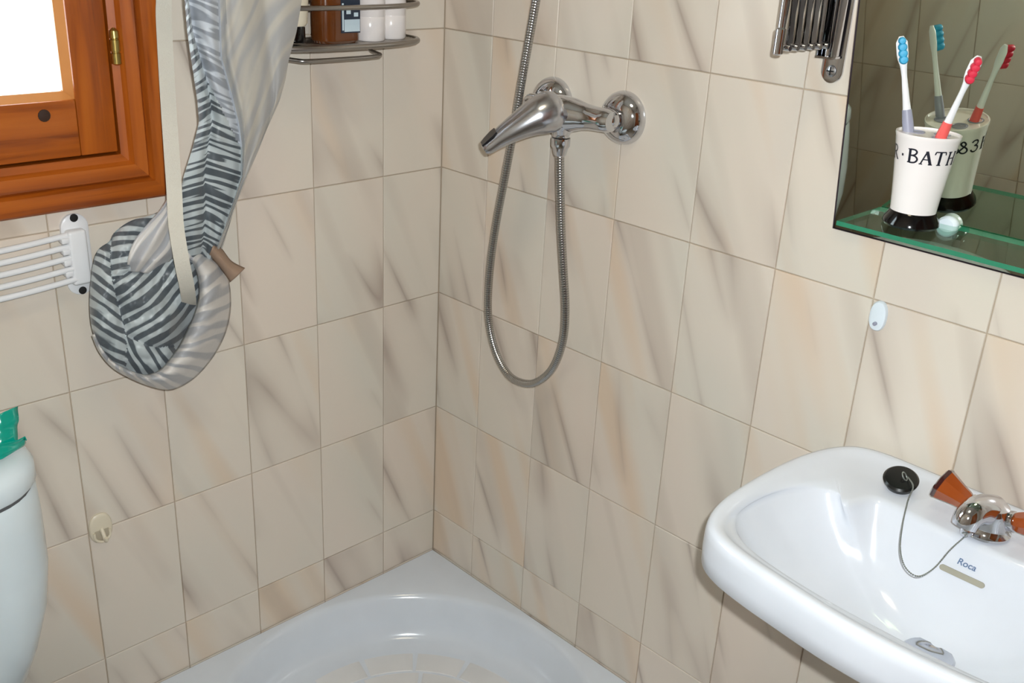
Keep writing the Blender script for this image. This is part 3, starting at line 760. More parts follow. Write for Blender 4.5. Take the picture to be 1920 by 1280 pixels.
# toothbrushes -------------------------------------------------------
def toothbrush(label, base, head, bris, mgrip, mbris, bend):
    base, head = Vector(base), Vector(head); d = (head - base).normalized(); L = (head - base).length
    t = thing('toothbrush', tuple(base), label, 'toothbrush', 'toothbrushes in the tumbler')
    bz = Vector(bris); bz = (bz - d * bz.dot(d)).normalized(); sd = d.cross(bz)
    def P(f, o=0.0): return base + d * L * f + bz * (o + bend * math.sin(PI * min(f * 1.1, 1)) )
    def sweep(name, f0, f1, wa, wb, mat, par, n=18, off=0.0):
        bm = BM(); rings = []
        for i in range(n + 1):
            q = i / n; f = f0 + (f1 - f0) * q; c = P(f, off); a = interp(wa, f); b_ = interp(wb, f)
            rings.append([c + sd * math.cos(2 * PI * k / 14) * a + bz * math.sin(2 * PI * k / 14) * b_ for k in range(14)])
        loft(bm, rings); return obj(name, bm, mat, par)
    wa = [(0, .0042), (.25, .0060), (.50, .0056), (.62, .0040), (.78, .0030), (.84, .0040), (.88, .0064), (.97, .0062), (1.0, .0025)]
    wb = [(0, .0035), (.25, .0048), (.50, .0042), (.62, .0034), (.78, .0026), (.86, .0024), (1.0, .0018)]
    h = sweep('handle', 0, 1, wa, wb, 'whiteplastic', t, 30)
    sweep('grip', .22, .575, [(a, b + .0007) for a, b in wa], [(a, b + .0005) for a, b in wb], mgrip, t, 16)
    # bristle tufts, one block of rounded tufts along the head
    bm = BM()
    for i in range(4):
        c = P(.868 + .036 * i, .002); r = .0050 if i < 3 else .0042
        lathe(bm, c, bz, [(r * .9, 0), (r, .001), (r * .97, .0085), (r * .7, .0100), (0, .0104)], 12)
    obj('bristles', bm, mbris, h)
    return t
zt = ZSH + .024
def upto(u, v, X): return hxp(u, v, X)
toothbrush('white toothbrush with grey grip and blue bristles in the tumbler', tuple(TC + Vector((.004, .002, .024))), upto(1690, 68, TC.x - .014), (-.86, -.50, .1), 'greygrip', 'bluebristle', 0.0)
toothbrush('white toothbrush with red grip and red bristles leaning in the tumbler', tuple(TC + Vector((-.004, .004, .024))), upto(1836, 105, TC.x - .010), (-.84, -.54, .1), 'redgrip', 'redbristle', 0.0)

# ------------------------------------------------------------------ chrome extending arm
ex = thing('extending_mirror_arm', (0, -.757, 1.25), 'chrome concertina extending arm on a wall plate beside the mirror', 'extending arm')
PY = -.7605
bm = BM(); seg = 12; pw = .0150; zb = 1.2335 + pw; zt_ = 1.50
out = [(PY + pw * math.cos(a), zt_ + pw * math.sin(a)) for a in [PI * k / seg for k in range(seg + 1)]] + [(PY + pw * math.cos(a), zb + pw * math.sin(a)) for a in [PI + PI * k / seg for k in range(seg + 1)]]
loft(bm, [[Vector((.0003, y, z)) for y, z in out], [Vector((-.0032, y, z)) for y, z in out], [Vector((-.0042, PY + (y - PY) * .9, z)) for y, z in out]])
plate = obj('wall_plate', bm, 'chrome', ex)
for zz in (zb, zt_):
    bm = BM(); lathe(bm, (-.004, PY, zz), (-1, 0, 0), [(.0075, 0), (.0072, .0015), (.004, .0028), (0, .003)], 16); sc_ = obj('screw', bm, 'satin', plate)
    bm = BM(); box(bm, -.0074, -.0066, PY - .005, PY + .005, zz - .0008, zz + .0008); box(bm, -.0074, -.0066, PY - .0008, PY + .0008, zz - .005, zz + .005); obj('screw_slot', bm, 'hole', sc_, smooth=False)
for yy in (-.0105, .0105):
    bm = BM(); box(bm, -.030, -.004, PY + yy - .0012, PY + yy + .0012, 1.268, 1.48, .0008); obj('hinge_cheek', bm, 'chrome', ex)
bm = BM(); box(bm, -.0300, -.004, PY - .0117, PY + .0117, 1.2655, 1.2680); obj('hinge_base', bm, 'chrome', ex)
bm = BM(); lathe(bm, (-.020, PY, 1.266), (0, 0, 1), [(.0045, 0), (.0045, .22)], 16); obj('hinge_pin', bm, 'chrome', ex)
# concertina slats, nearly closed: upright flat bars in crossing pairs
N = 6
for i in range(N):
    x0 = -.030 - .0150 * i; x1 = x0 - .0150
    for s in (-1, 1):
        bm = BM()
        za, zb_ = 1.2800 + .0012 * i, 1.475
        a = Vector((x0 if s < 0 else x1, PY + s * .0025 + (.0016 * i), za)); b_ = Vector((x1 if s < 0 else x0, PY + s * .0025 + .0016 * i, zb_))
        d = (b_ - a).normalized(); nrm = Vector((0, 1, 0)); wv_ = d.cross(nrm)
        rings = [[p + wv_ * q * .0048 + nrm * r * .0011 for q, r in ((-1, -1), (1, -1), (1, 1), (-1, 1))] for p in (a, b_)]
        loft(bm, rings); obj('slat', bm, 'chrome', ex, smooth=False)
    bm = BM(); lathe(bm, (x0 - .0035, PY + .0016 * i - .0065, 1.2815), (0, 1, 0), [(.0038, 0), (.0042, .001), (.0042, .012), (.0030, .013)], 14); obj('rivet', bm, 'chrome', ex)
xe = -.030 - .0150 * N - .002
bm = BM(); lathe(bm, (xe, PY + .010, 1.273), (0, 0, 1), [(.0040, 0), (.0062, .002), (.0062, .030), (.0042, .032), (.0042, .235)], 18); obj('end_rod', bm, 'chrome', ex)

# ------------------------------------------------------------------ washbasin
Y0 = -1.105
bas = thing('washbasin', (-.22, Y0, 0), 'white ceramic washbasin on its pedestal below the mirror', 'washbasin')
half = [(-.004, 0), (-.004, .10), (-.005, .170), (-.018, .206), (-.046, .227), (-.085, .240), (-.14, .248), (-.21, .2505), (-.275, .2475), (-.318, .237), (-.346, .219), (-.363, .190), (-.373, .150), (-.380, .100), (-.386, .050), (-.388, 0)]
def sym(h): return [Vector((x, d, 0)) for x, d in h] + [Vector((x, -d, 0)) for x, d in reversed(h[1:-1])]
outer = spline(sym(half), 5, True)
NB = len(outer)
halfb = [(-.112, 0), (-.111, .055), (-.105, .105), (-.110, .134), (-.148, .150), (-.134, .166), (-.136, .185), (-.160, .209), (-.20, .223), (-.245, .227), (-.28, .221), (-.308, .202), (-.326, .170), (-.337, .120), (-.343, .060), (-.344, 0)]
halfs = [(-.112, 0), (-.112, .055), (-.114, .105), (-.119, .132), (-.126, .150), (-.136, .168), (-.145, .185), (-.167, .207), (-.20, .221), (-.245, .225), (-.28, .219), (-.308, .200), (-.326, .168), (-.337, .118), (-.343, .060), (-.344, 0)]
CX = -.23
bowl = spline(sym(halfb), 5, True); bowl_s = spline(sym(halfs), 5, True)
def rimring(s, z, dx=0):
    return [Vector(((p.x - CX) * s + CX if p.x < -.02 else min((p.x - CX) * s + CX, -.004), Y0 + p.y * s, z)) for p in outer]
def under(s, z): return [Vector((min(-.06 + (p.x + .06) * s, -.004), Y0 + p.y * s, z)) for p in outer]
def inset(dst, z):
    r = []
    for i, p in enumerate(outer):
        a, b_ = outer[i - 1], outer[(i + 1) % NB]; d = (b_ - a).normalized(); nn = Vector((-d.y, d.x, 0))
        if (Vector((CX, 0, 0)) - p).dot(nn) < 0: nn = -nn
        q = p + nn * dst; r.append(Vector((q.x, Y0 + q.y, z)))
    return r
def bowlring(s, z, k=0.0):
    c = Vector((-.205, 0, 0)); r = []
    for p_, ps in zip(bowl, bowl_s):
        p = p_.lerp(ps, k); q = c + (p - c) * s; r.append(Vector((q.x, Y0 + q.y, z)))
    return r
def mixring(a, b_, t, dz=0.0): return [p.lerp(q, t) + Vector((0, 0, dz)) for p, q in zip(a, b_)]
ZB = .770
r_in = inset(.020, ZB - .0035); r_b = bowlring(1.0, ZB - .0155)
def soapdip(ring):
    out = []
    for p in ring:
        d = abs(p.y - Y0); q = p.copy()
        if p.x > -.16 and .13 < d < .225: q.z -= .004 * math.sin(PI * (d - .13) / .095)
        out.append(q)
    return out
rings = [under(.40, .600), under(.56, .638), under(.66, .660), under(.76, .682), under(.86, .697), under(.95, .7065), inset(.006, .7105), inset(.0, .716), inset(-.001, .735), inset(-.0005, ZB - .014), inset(.0008, ZB - .006), inset(.004, ZB - .001), inset(.009, ZB), inset(.014, ZB - .001), r_in,
         mixring(r_in, r_b, .12, -.0025), mixring(r_in, r_b, .5, -.0010), mixring(r_in, r_b, .9, .0006), r_b,
         bowlring(.985, ZB - .021, .05), bowlring(.955, ZB - .031, .3), bowlring(.90, ZB - .049, .7), bowlring(.80, ZB - .073, 1), bowlring(.66, ZB - .096, 1), bowlring(.48, ZB - .114, 1), bowlring(.30, ZB - .125, 1), bowlring(.14, ZB - .130, 1), bowlring(.05, ZB - .131, 1)]
bm = BM(); loft(bm, rings); bo = obj('basin', bm, 'ceramic', bas, angle=80)
bm = BM(); 
def ov2(rx, ry, z, xc): return [Vector((xc + rx * math.cos(2 * PI * k / 32), Y0 + ry * math.sin(2 * PI * k / 32), z)) for k in range(32)]
loft(bm, [ov2(.11, .10, .001, -.13), ov2(.105, .095, .04, -.13), ov2(.08, .075, .12, -.12), ov2(.075, .07, .40, -.12), ov2(.088, .09, .60, -.14)]); obj('pedestal', bm, 'ceramic', bas)
bm = BM(); lathe(bm, (-.196, Y0 - .004, ZB - .1305), (0, 0, 1), [(.030, 0), (.0305, .004), (.028, .0065), (.022, .0068), (.018, .0052), (0, .0048)], 32); obj('drain_ring', bm, 'chrome', bas)
# overflow slot and maker's mark on the back slope of the bowl
def on_bowl(y, z):
    # x on the back wall of the bowl at height z: interpolate between bowl rings at that y
    best = []
    for ring in rings[18:24]:
        c = [p for p in ring if p.x > -.205]
        c.sort(key=lambda p: abs(p.y - y)); best.append((c[0].z, c[0].x))
    best.sort(); return interp(best, z)
SL = Vector((on_bowl(Y0, .735) , 0, .735)) - Vector((on_bowl(Y0, .70), 0, .70)); SL.normalize(); NRM = Vector((-SL.z, 0, SL.x))
if NRM.x > 0: NRM = -NRM
def slope_pt(dy, dh, lift, z0): 
    b0 = Vector((on_bowl(Y0, z0), Y0 + dy, z0)); return b0 + SL * dh + NRM * lift
bm = BM(); seg = 8; hw, hr = .0235, .0035
out = [(hw + hr * math.cos(a), hr * math.sin(a)) for a in [-PI / 2 + PI * k / seg for k in range(seg + 1)]] + [(-hw + hr * math.cos(a), hr * math.sin(a)) for a in [PI / 2 + PI * k / seg for k in range(seg + 1)]]
loft(bm, [[slope_pt(a + .003, b_, -.004, .716) for a, b_ in out], [slope_pt(a + .003, b_, .0022, .716) for a, b_ in out]]); obj('overflow_slot', bm, 'overflow', bas, smooth=False)
cu = bpy.data.curves.new('mark', 'FONT'); cu.body = 'Roca'; cu.size = .011; cu.align_x = 'CENTER'; cu.shear = .15; cu.offset = .0002
to = bpy.data.objects.new('mark_tmp', cu); COL.objects.link(to)
bpy.context.view_layer.update()
me = bpy.data.meshes.new_from_object(to.evaluated_get(bpy.context.evaluated_depsgraph_get()))
bpy.data.objects.remove(to); bpy.data.curves.remove(cu)
for v in me.vertices: v.co = slope_pt(-v.co.x + .002, v.co.y, .0026, .7275)
me.materials.clear()
mk = bpy.data.objects.new('maker_mark', me); COL.objects.link(mk); me.materials.append(M['logoblue']); set_parent(mk, bas)

# basin tap -----------------------------------------------------------
TP = Vector((-.078, Y0 + .004, ZB - .010))
tap = thing('basin_tap', tuple(TP), 'chrome basin tap with two amber acrylic handles on the washbasin', 'tap')
bm = BM(); lathe(bm, TP, (0, 0, 1), [(.0285, 0), (.0285, .003), (.0255, .006), (.0235, .012), (.0230, .022), (.0225, .030), (.0200, .036), (.012, .040), (0, .041)], 36); obj('tap_body', bm, 'chrome', tap)
bm = BM(); pth = spline([TP + Vector((.010, .002, .022)), TP + Vector((-.010, .004, .031)), TP + Vector((-.027, .008, .034)), TP + Vector((-.040, .010, .030)), TP + Vector((-.045, .011, .019))], 6); tube(bm, pth, lambda t: .0205 - .006 * t, 24); obj('spout', bm, 'chrome', tap)
for s in (1, -1):
    ax_ = Vector((0, s, .30)).normalized(); o_ = TP + Vector((.004, s * .016, .021))
    bm = BM(); lathe(bm, o_, ax_, [(.011, 0), (.0125, .004), (.0125, .012), (.010, .014)], 24); nk = obj('handle_neck', bm, 'chrome', tap)
    bm = BM(); lathe(bm, o_ + ax_ * .0135, ax_, [(.0110, 0), (.0125, .003), (.0150, .014), (.0195, .029), (.0205, .033)], 8); hd = obj('handle', bm, 'amber', tap, angle=20)
    bm = BM(); lathe(bm, o_ + ax_ * .0463, ax_, [(.0205, 0), (.0215, .002), (.0205, .005), (.017, .0065), (0, .007)], 8); obj('handle_cap', bm, 'amberdark', hd, angle=20)
bm = BM(); kp = TP + Vector((-.030, .016, .004)); lathe(bm, TP + Vector((-.018, .006, .006)), (-1, .45, -.05), [(.005, 0), (.005, .010), (.0068, .012), (.0068, .017), (.004, .019)], 16); obj('chain_stud', bm, 'chrome', tap)
# plug and chain -------------------------------------------------------
plug = thing('basin_plug', (-.060, Y0 + .122, ZB - .012), 'black rubber plug on a ball chain resting on the washbasin rim', 'plug')
pa = Vector((-.35, -.10, .93)).normalized(); pc = Vector((-.062, Y0 + .121, ZB - .0095))
bm = BM(); lathe(bm, pc, pa, [(.0150, 0), (.0165, .002), (.0180, .011), (.0215, .0125), (.0220, .0150), (.0195, .0175), (.012, .0180), (0, .0178)], 36); obj('stopper', bm, 'black', plug)
tp_ = pc + pa * .018
bm = BM(); tube(bm, [tp_ + Vector((0.004 * math.cos(a), .0035 * math.sin(a) - .004, .003 + .0045 * math.sin(a))) for a in [2 * PI * k / 16 for k in range(16)]], .0009, 8, True); obj('plug_ring', bm, 'chain', plug)
def hzp(u, v, Z):
    d = RX * ((u - 960) / FPX) + RD * ((v - 640) / FPX) + RF
    return CAM + d * ((Z - CAM.z) / d.z)
cp = spline([tp_ + Vector((.001, -.008, .003)), hzp(1712, 912, .780), hzp(1702, 940, .770), hzp(1692, 985, .757), hzp(1688, 1030, .746), hzp(1698, 1064, .738), hzp(1722, 1080, .735), hzp(1752, 1064, .741), hzp(1782, 1030, .757), hzp(1812, 1002, .769), TP + Vector((-.036, .0145, .0045))], 10)
bm = BM(); acc = 0
for a, b_ in zip(cp, cp[1:]):
    L = (b_ - a).length
    while acc < L:
        bmesh.ops.create_icosphere(bm, subdivisions=1, radius=.00125, matrix=Matrix.Translation(a.lerp(b_, acc / L))); acc += .0027
    acc -= L
tube(bm, cp, .0005, 5)
obj('ball_chain', bm, 'chain', plug)

# ------------------------------------------------------------------ wire caddy and its bottles
ZK = 1.213
cad = thing('wire_shelf', (-.24, 0, ZK), 'grey wire bathroom shelf on the tiles behind the curtain', 'wire shelf')
def dshape(x0, x1, dep, z, n=30, yb=-.006):
    pts = [Vector((x0, yb, z))]; xc, hw = (x0 + x1) / 2, (x1 - x0) / 2
    for k in range(n + 1):
        a = PI - PI * k / n; c, s = math.cos(a), math.sin(a); q = (abs(c) ** 2.6 + abs(s) ** 2.6) ** (-1 / 2.6)
        pts.append(Vector((xc + hw * c * q, yb - .035 - (dep - .035) * s * q, z)))
    pts.append(Vector((x1, yb, z))); return pts
KX0, KX1, KD = -.415, -.112, .100
bm = BM(); tube(bm, dshape(KX0, KX1, KD, ZK), .0048, 10, True); obj('shelf_rim', bm, 'steel', cad)
bm = BM(); tube(bm, dshape(KX0, KX1, KD, ZK + .058), .0038, 10, True); obj('guard_rail', bm, 'steel', cad)
for i in range(11):
    y = -.012 - .0082 * i
    bm = BM(); f = max(0.0, 1 - (max(0, -y - .041) / (KD - .035)) ** 2.6) ** (1 / 2.6)
    xc, hw = (KX0 + KX1) / 2, (KX1 - KX0) / 2 * f
    if hw < .03: continue
    tube(bm, [Vector((xc - hw, y, ZK)), Vector((xc + hw, y, ZK))], .0021, 8); obj('wire', bm, 'steel', cad)
for x in (KX0, KX0 + .10, KX1 - .10, KX1):
    bm = BM(); tube(bm, [Vector((x, -.006, ZK)), Vector((x, -.006, ZK + .16))], .0028, 8); obj('upright', bm, 'steel', cad)
bm = BM(); tube(bm, spline([(-.185, -.020, ZK - .004), (-.183, -.020, ZK - .012), (-.184, -.030, ZK - .019), (-.20, -.075, ZK - .020), (-.235, -.086, ZK - .020), (-.335, -.086, ZK - .020), (-.360, -.075, ZK - .019), (-.385, -.040, ZK - .014), (-.387, -.02, ZK - .004)], 8), .0034, 10); obj('towel_loop', bm, 'steel', cad)
ZBt = ZK + .0022
def bottle(name, label, x, y, r, h, mat, capmat, cat='bottle', marks=None):
    t = thing(name, (x, y, ZBt), label, cat)
    bm = BM(); lathe(bm, (x, y, ZBt), (0, 0, 1), [(r * .90, 0), (r, .003), (r, .036), (r * .985, .0365), (r * .985, .0375), (r, .038), (r, h * .72), (r * .92, h * .79), (r * .55, h * .84), (r * .42, h * .85)], 36); bd = obj('bottle_body', bm, mat, t)
    bm = BM(); lathe(bm, (x, y, ZBt + h * .85), (0, 0, 1), [(r * .5, 0), (r * .5, h * .13), (r * .42, h * .15), (0, h * .15)], 24); obj('bottle_cap', bm, capmat, t)
    return t, bd
def patch(par, x, y, r, a0, a1, z0, z1, mat, lift=.0004):
    bm = BM(); rows = [[Vector((x + (r + lift) * math.cos(a), y + (r + lift) * math.sin(a), z)) for a in [a0 + (a1 - a0) * k / 12 for k in range(13)]] for z in (z0, z1)]
    loft(bm, rows, closed=False); return obj('print_mark', bm, mat, par)
def facing(x, y): return math.atan2(CAM.y - y, CAM.x - x)
t, bd = bottle('shampoo_bottle', 'white bottle on the wire shelf, the one nearer the corner', -.156, -.046, .0245, .19, 'porcelain', 'whiteplastic')
f = facing(-.156, -.046); patch(bd, -.156, -.046, .0245, f - .85, f - .35, ZBt + .062, ZBt + .085, 'labeldark')
t, bd = bottle('shampoo_bottle', 'white bottle on the wire shelf, beside the brown bottle', -.206, -.056, .0245, .20, 'porcelain', 'whiteplastic')
f = facing(-.206, -.056); patch(bd, -.206, -.056, .0245, f - 1.25, f - .95, ZBt + .066, ZBt + .078, 'labeldark')
# brown flat bottle
bx, by = -.276, -.060
t = thing('brown_bottle', (bx, by, ZBt), 'amber-brown bottle with blue and white label on the wire shelf', 'bottle')
bm = BM()
def sup(hw, hd, z, n=36, pw=3.2):
    r = []
    for k in range(n):
        a = 2 * PI * k / n; c, s = math.cos(a), math.sin(a); q = (abs(c) ** pw + abs(s) ** pw) ** (-1 / pw); r.append(Vector((bx + c * q * hw, by + s * q * hd, z)))
    return r
loft(bm, [sup(.034, .020, ZBt), sup(.0375, .0235, ZBt + .004), sup(.0375, .0235, ZBt + .14), sup(.034, .021, ZBt + .155), sup(.013, .013, ZBt + .17), sup(.012, .012, ZBt + .18)]); obj('bottle_body', bm, 'brownbottle', t)
bm = BM(); lathe(bm, (bx, by, ZBt + .18), (0, 0, 1), [(.014, 0), (.014, .018), (0, .019)], 20); obj('bottle_cap', bm, 'black', t)
yl = by - .0238
def lab(x0, x1, z0, z1, mat, lift):
    bm = BM(); box(bm, x0, x1, yl - lift, yl - lift + .0004, z0, z1); return obj('print_mark', bm, mat, t, smooth=False)
lab(bx - .006, bx + .030, ZBt + .016, ZBt + .100, 'labeldark', .0004); lab(bx + .000, bx + .029, ZBt + .018, ZBt + .036, 'label', .0009); lab(bx - .004, bx - .001, ZBt + .020, ZBt + .060, 'label', .0009); lab(bx + .004, bx + .012, ZBt + .044, ZBt + .050, 'label', .0009); lab(bx + .018, bx + .026, ZBt + .040, ZBt + .046, 'label', .0009)
# tube with black cap, standing on its cap and leaning on the rail
tb = thing('cream_tube', (-.355, -.066, ZBt), 'pale cosmetic tube standing on its black cap on the wire shelf', 'tube')
ax_ = Vector((.10, .10, .95)).normalized(); o_ = Vector((-.357, -.070, ZBt + .003))
bm = BM(); lathe(bm, o_, ax_, [(.0150, 0), (.0165, .002), (.0155, .024), (.012, .026)], 28); obj('tube_cap', bm, 'blackgloss', tb)
bm = BM(); d, u, v = frame_of(ax_); rings = []
for h, a, b_ in ((.0255, .016, .016), (.03, .0195, .019), (.06, .0215, .017), (.10, .0235, .010), (.13, .0245, .002)):
    rings.append([o_ + d * h + Vector((1, 0, 0)) * math.cos(2 * PI * k / 28) * a + Vector((0, 1, 0)) * math.sin(2 * PI * k / 28) * b_ for k in range(28)])
loft(bm, rings); obj('tube_body', bm, 'cream', tb)

# ------------------------------------------------------------------ shower curtain
cur = thing('shower_curtain', tuple(at(400, 380, -.12)), 'grey zebra-print shower curtain gathered up and looped over the blind strap', 'shower curtain')
def tabs(rows): return rows
V = [-700, -260, -120, 0, 60, 110, 150, 190, 230, 280, 330, 380, 425, 462, 496]
Lu = [268, 322, 338, 346, 351, 358, 364, 370, 373, 360, 344, 335, 337, 342, 350]
Mu = [300, 340, 346, 354, 362, 376, 388, 396, 398, 390, 384, 386, 384, 380, 376]      # crease between the two printed folds
Bu = [388, 398, 405, 411, 413, 415, 426, 437, 447, 454, 454, 438, 422, 408, 392]      # printed side ends, reverse begins
Cu = [560, 500, 498, 496, 502, 508, 512, 512, 505, 486, 464, 444, 428, 414, 398]      # last pleat
Ru = [700, 620, 592, 566, 556, 542, 535, 524, 506, 482, 458, 441, 430, 418, 404]
def tab(vals): return list(zip(V, vals))
NSB = 60
bm = BM(); rings = []; mats = []; uvs = []
NR = 190; length = 0; prev = None
for i in range(NR + 1):
    v = V[0] + (V[-1] - V[0]) * i / NR
    l_, m_, b_, c_, r_ = (interp(tab(q), v) for q in (Lu, Mu, Bu, Cu, Ru))
    yc = interp([(-700, -.25), (-260, -.20), (0, -.175), (150, -.150), (300, -.120), (440, -.096), (496, -.070)], v)
    bulge = interp([(-260, .030), (0, .030), (250, .026), (400, .024), (462, .018), (496, .008)], v)
    ring = []; uvr = []
    K = (0, .20, .46, .84, 1.0); U = (l_, m_, b_, c_, r_)
    mid = at((l_ + r_) / 2, v, yc)
    if prev is not None: length += (mid - prev).length
    prev = mid
    for k in range(NSB + 1):
        s = k / NSB
        for q in range(4):
            if s <= K[q + 1] + 1e-9: break
        tt = (s - K[q]) / (K[q + 1] - K[q]); u = U[q] + (U[q + 1] - U[q]) * tt
        h = math.sin(PI * s) ** .6 * bulge
        for ks, amp, wd in ((K[1], .010, .05), (K[2], .013, .045), (K[3], .012, .05)):
            h -= amp * math.exp(-((s - ks) / wd) ** 2) * min(1, (r_ - l_) / 100)
        h += .007 * math.exp(-((s - .52) / .03) ** 2) + .006 * math.exp(-((s - .10) / .06) ** 2) + .004 * math.sin(s * 21 + v * .010) * math.sin(PI * s)
        h += .0045 * noise.noise(Vector((s * 9, v * .013, 1.3))) * math.sin(PI * s)
        h += (.0022 * math.sin(v * .115 + 5 * math.sin(s * 9)) * math.exp(-((s - .25) / .16) ** 2)) * (1 if v > 60 else .4)
        ring.append(at(u, v, yc - h)); uvr.append((s * .25, length + .34 * s) if s > .455 else (s * .25, length + (.05 * s if s < .2 else .02 - .07 * (s - .2)) + (.006 if s < .2 else 0)))
    for k in range(1, 20):
        s = 1 - k / 20; u = l_ + (r_ - l_) * s
        ring.append(at(u, v, yc + .022 * math.sin(PI * s))); uvr.append((s * .25 + .3, length))
    rings.append(ring); uvs.append(uvr)
n_ = len(rings[0])
loft(bm, rings, True, True, True, 0, uv=lambda a, b: uvs[a][b % n_])
bm.faces.ensure_lookup_table()
for idx, f in enumerate(bm.faces):
    j = idx % n_ if idx < NR * n_ else 0
    i = idx // n_; v = V[0] + (V[-1] - V[0]) * i / NR; s = j / NSB
    f.material_index = 0
    if j >= NSB: f.material_index = 2
    elif s >= .455: f.material_index = 2
    elif s >= .20 and v < 150 + (s - .2) * 500 : f.material_index = 1
obj('hanging_drape', bm, ['print', 'printlight', 'reverse'], cur, angle=75)

# gathered pouch: printed mass inside
sil = [(318, 388), (285, 402), (245, 414), (216, 434), (205, 452), (184, 468), (174, 495), (169, 540), (168, 580), (174, 622), (192, 660), (222, 688), (262, 708), (300, 712), (340, 690), (375, 640), (392, 580), (388, 520), (368, 480), (345, 440), (328, 408)]
S2 = [(p.x, p.y) for p in spline([(a, b_, 0) for a, b_ in sil], 10, True)]
pc_ = (275, 565)
# the cloth is folded over itself along creases; in each fold the print runs another way
def fold_of(u, v):
    """(direction of the print's stripes in the fold, offset) and distance to the nearest crease, in photo units"""
    c1 = u - (222 + 10 * math.sin(v * .022) + .06 * (v - 560))            # left fold
    c2 = v - (640 + .20 * (u - 270) + 6 * math.sin(u * .05))               # bottom fold
    c3 = (v - 500) + .55 * (u - 260)                                      # upper fold
    if c1 < 0: d = (-.42, .91, 0.0)
    elif c3 < 0: d = (.15, .99, .35)
    elif c2 > 0: d = (.93, -.36, .2)
    else: d = (.66, .75, .6)
    return d, min(abs(c1), abs(c2) if c1 > 0 else 99, abs(c3) if c1 > 0 else 99)
bm = BM(); rings = []; uvs = []
NRr = 64
def pouch_pt(u, v, q):
    dirn, cr = fold_of(u, v)
    dep = .046 * math.sqrt(max(0, 1 - q ** 2.6)) * (1 if v > 520 else max(.45, 1 - (520 - v) / 150))
    along = -dirn[1] * u + dirn[0] * v
    dep += .0055 * math.sin(along * .075 + 1.5) * (1 - q * .7)
    dep -= .011 * math.exp(-(cr / 9.0) ** 2) * (1 - q * .5)
    dep += .008 * noise.noise(Vector((u * .030, v * .030, 3.1))) + .003 * noise.noise(Vector((u * .09, v * .09, 7.7)))
    dep -= .040 * math.exp(-(((u - 352) / 24) ** 2 + ((v - 635) / 48) ** 2))     # hollow where the strap goes in
    return at(u, v, -.060 - dep), (.0032 * along, .0043 * (dirn[0] * u + dirn[1] * v) + dirn[2] + .030 * math.sin(along * .03))
for i in range(NRr + 1):
    t = i / NRr; ring = []; ur = []
    for (a, b_) in S2:
        q = .015 + .985 * t
        p, w_ = pouch_pt(pc_[0] + (a - pc_[0]) * q, pc_[1] + (b_ - pc_[1]) * q, q)
        ring.append(p); ur.append(w_)
    rings.append(ring); uvs.append(ur)
nS = len(S2)
def uvp(a, b):
    return uvs[a][b % nS]
loft(bm, rings, True, True, False, 0, uv=uvp)
lay = bm.loops.layers.uv.verify()
bm.faces.ensure_lookup_table()
for f in bm.faces:
    us_ = [lp[lay].uv.copy() for lp in f.loops]
    if len(us_) > 4:
        for lp in f.loops: lp[lay].uv = uvs[0][0]
    else:      # keep a quad that straddles a crease inside one fold
        if max(abs(a.y - us_[0].y) for a in us_) > .05:
            for lp in f.loops: lp[lay].uv = us_[0]
rb = [[at(pc_[0] + (a - pc_[0]) * q, pc_[1] + (b_ - pc_[1]) * q, -.060 + d) for a, b_ in S2] for q, d in ((1.0, 0.0), (.9, .018), (.5, .030), (.05, .032))]
loft(bm, rb, True, False, True, 0, uv=lambda a, b: uvs[-1][b % nS])
bmesh.ops.remove_doubles(bm, verts=bm.verts, dist=1e-5)
obj('gathered_pouch', bm, 'polar', cur, angle=80)

# pale hem band that cups the pouch from the right and below
O = [(344, 462), (378, 472), (408, 490), (424, 515), (431, 550), (430, 590), (420, 628), (400, 666), (372, 700), (344, 720), (316, 729), (284, 723), (246, 708), (212, 688), (188, 660), (174, 628)]
I = [(352, 486), (364, 496), (372, 520), (374, 556), (366, 588), (354, 616), (340, 644), (324, 668), (306, 690), (290, 700), (272, 704), (252, 699), (230, 690), (208, 676), (190, 654), (176, 626)]
O = spline([(a, b_, 0) for a, b_ in O], 6); I = spline([(a, b_, 0) for a, b_ in I], 6)
bm = BM(); rows = []; uvr = []; L = 0
for i, (o_, q_) in enumerate(zip(O, I)):
    t = i / (len(O) - 1); row = []; ur = []
    if i: L += (O[i] - O[i - 1]).length * .00085
    W = (o_ - q_).length
    for k in range(17):
        s = k / 16; p = q_.lerp(o_, s)
        h = (.040 + .040 * math.sin(PI * min(t * 1.15, 1))) * min(1, W / 60 + .3)
        dep = max(h * math.cos((s - .30) * 1.95), 0) if abs(s - .30) < .8 else 0
        if s < .15: dep -= (.15 - s) * .10
        dep += .0030 * math.sin(L * 190 + s * 3) * math.sin(PI * s) + .004 * noise.noise(Vector((p.x * .03, p.y * .03, 9)))
        row.append(at(p.x, p.y, -.060 - dep)); ur.append((s * .10 * W / 60, L))
    rows.append(row); uvr.append(ur)
loft(bm, rows, closed=False, uv=lambda a, b: uvr[a][b])
hb = obj('hem_band', bm, 'hem', cur, angle=80); solidify(hb, .0016, 1)

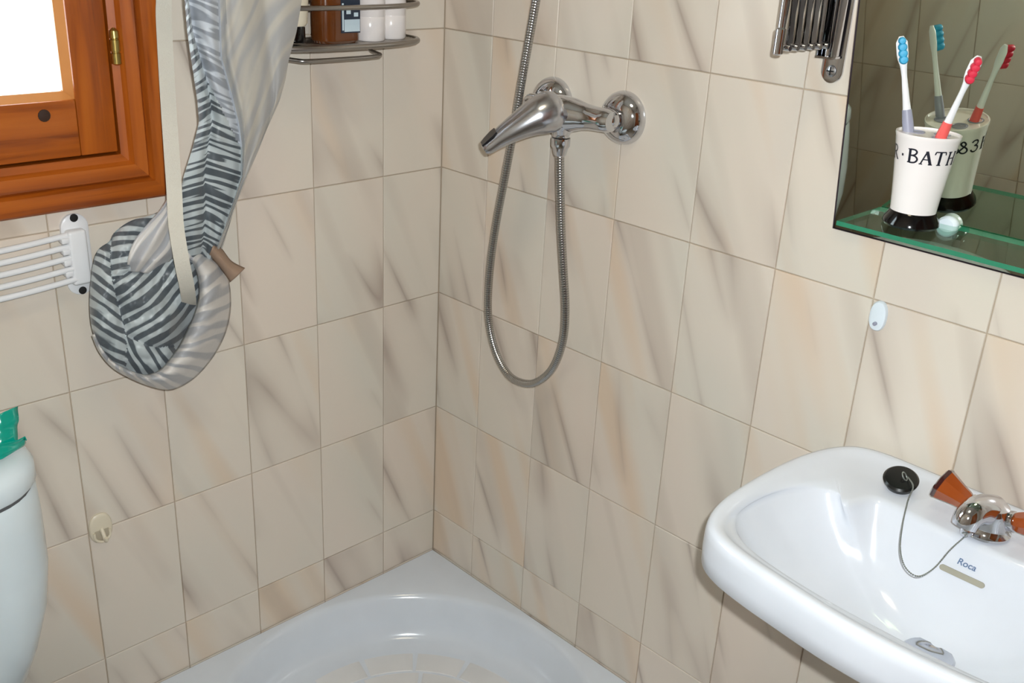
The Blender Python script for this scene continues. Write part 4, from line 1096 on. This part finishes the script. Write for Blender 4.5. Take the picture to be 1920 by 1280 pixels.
# pale fold rising from the pouch to the strap
O = spline([(316, 366, 0), (300, 392, 0), (276, 420, 0), (252, 452, 0), (240, 486, 0), (238, 508, 0)], 6)
I = spline([(332, 372, 0), (336, 410, 0), (338, 440, 0), (336, 470, 0), (318, 490, 0), (290, 514, 0)], 6)
bm = BM(); rows = []; uvr = []
for i, (o_, q_) in enumerate(zip(O, I)):
    t = i / (len(O) - 1); row = []; ur = []
    for k in range(19):
        s = k / 18; p = o_.lerp(q_, s)
        y = interp([(0, -.094), (.4, -.112), (.8, -.118), (1, -.106)], t) + .020 * (abs(s - .45) * 2) ** 2 - .004 * math.sin(s * 15 + t * 4)
        row.append(at(p.x, p.y, max(y, -.122))); ur.append((t * .10, s * .09 + t * .03))
    rows.append(row); uvr.append(ur)
loft(bm, rows, closed=False, uv=lambda a, b: uvr[a][b])
ff = obj('upper_fold', bm, 'hem', cur, angle=80); solidify(ff, .0016, -1)

# small tan corner of the lining sticking out on the right
bm = BM()
O = spline([(404, 452, 0), (418, 470, 0), (434, 490, 0), (459, 503, 0)], 6); I = spline([(392, 478, 0), (408, 496, 0), (424, 516, 0), (432, 528, 0)], 6)
rows = []
for i, (o_, q_) in enumerate(zip(O, I)):
    t = i / (len(O) - 1); rows.append([at(*(o_.lerp(q_, k / 8))[:2], -.085 - .022 * math.sin(PI * k / 8) * (1 - .4 * t)) for k in range(9)])
loft(bm, rows, closed=False); o_ = obj('lining_corner', bm, 'tail', cur); solidify(o_, .002)


# ------------------------------------------------------------------ fill lamp added for ambient light (out of view, above the camera)
lamp = thing('fill_lamp', FILL_LAMP, 'round opal fill lamp added unseen on the white ceiling', 'lamp')
m, n, l = newmat('fill_lamp_opal'); n['Principled BSDF'].inputs['Emission Color'].default_value = (1, .85, .60, 1); n['Principled BSDF'].inputs['Emission Strength'].default_value = 1.8
bm = BM(); lathe(bm, FILL_LAMP, (0, 0, -1), [(.175, 0), (.175, .012), (.165, .014)], 40); obj('fill_lamp_base', bm, 'whiteplastic', lamp)
bm = BM(); lathe(bm, (FILL_LAMP[0], FILL_LAMP[1], FILL_LAMP[2] - .013), (0, 0, -1), [(.160, 0), (.160, .010), (.156, .014)], 40); obj('fill_lamp_glass', bm, m, lamp)
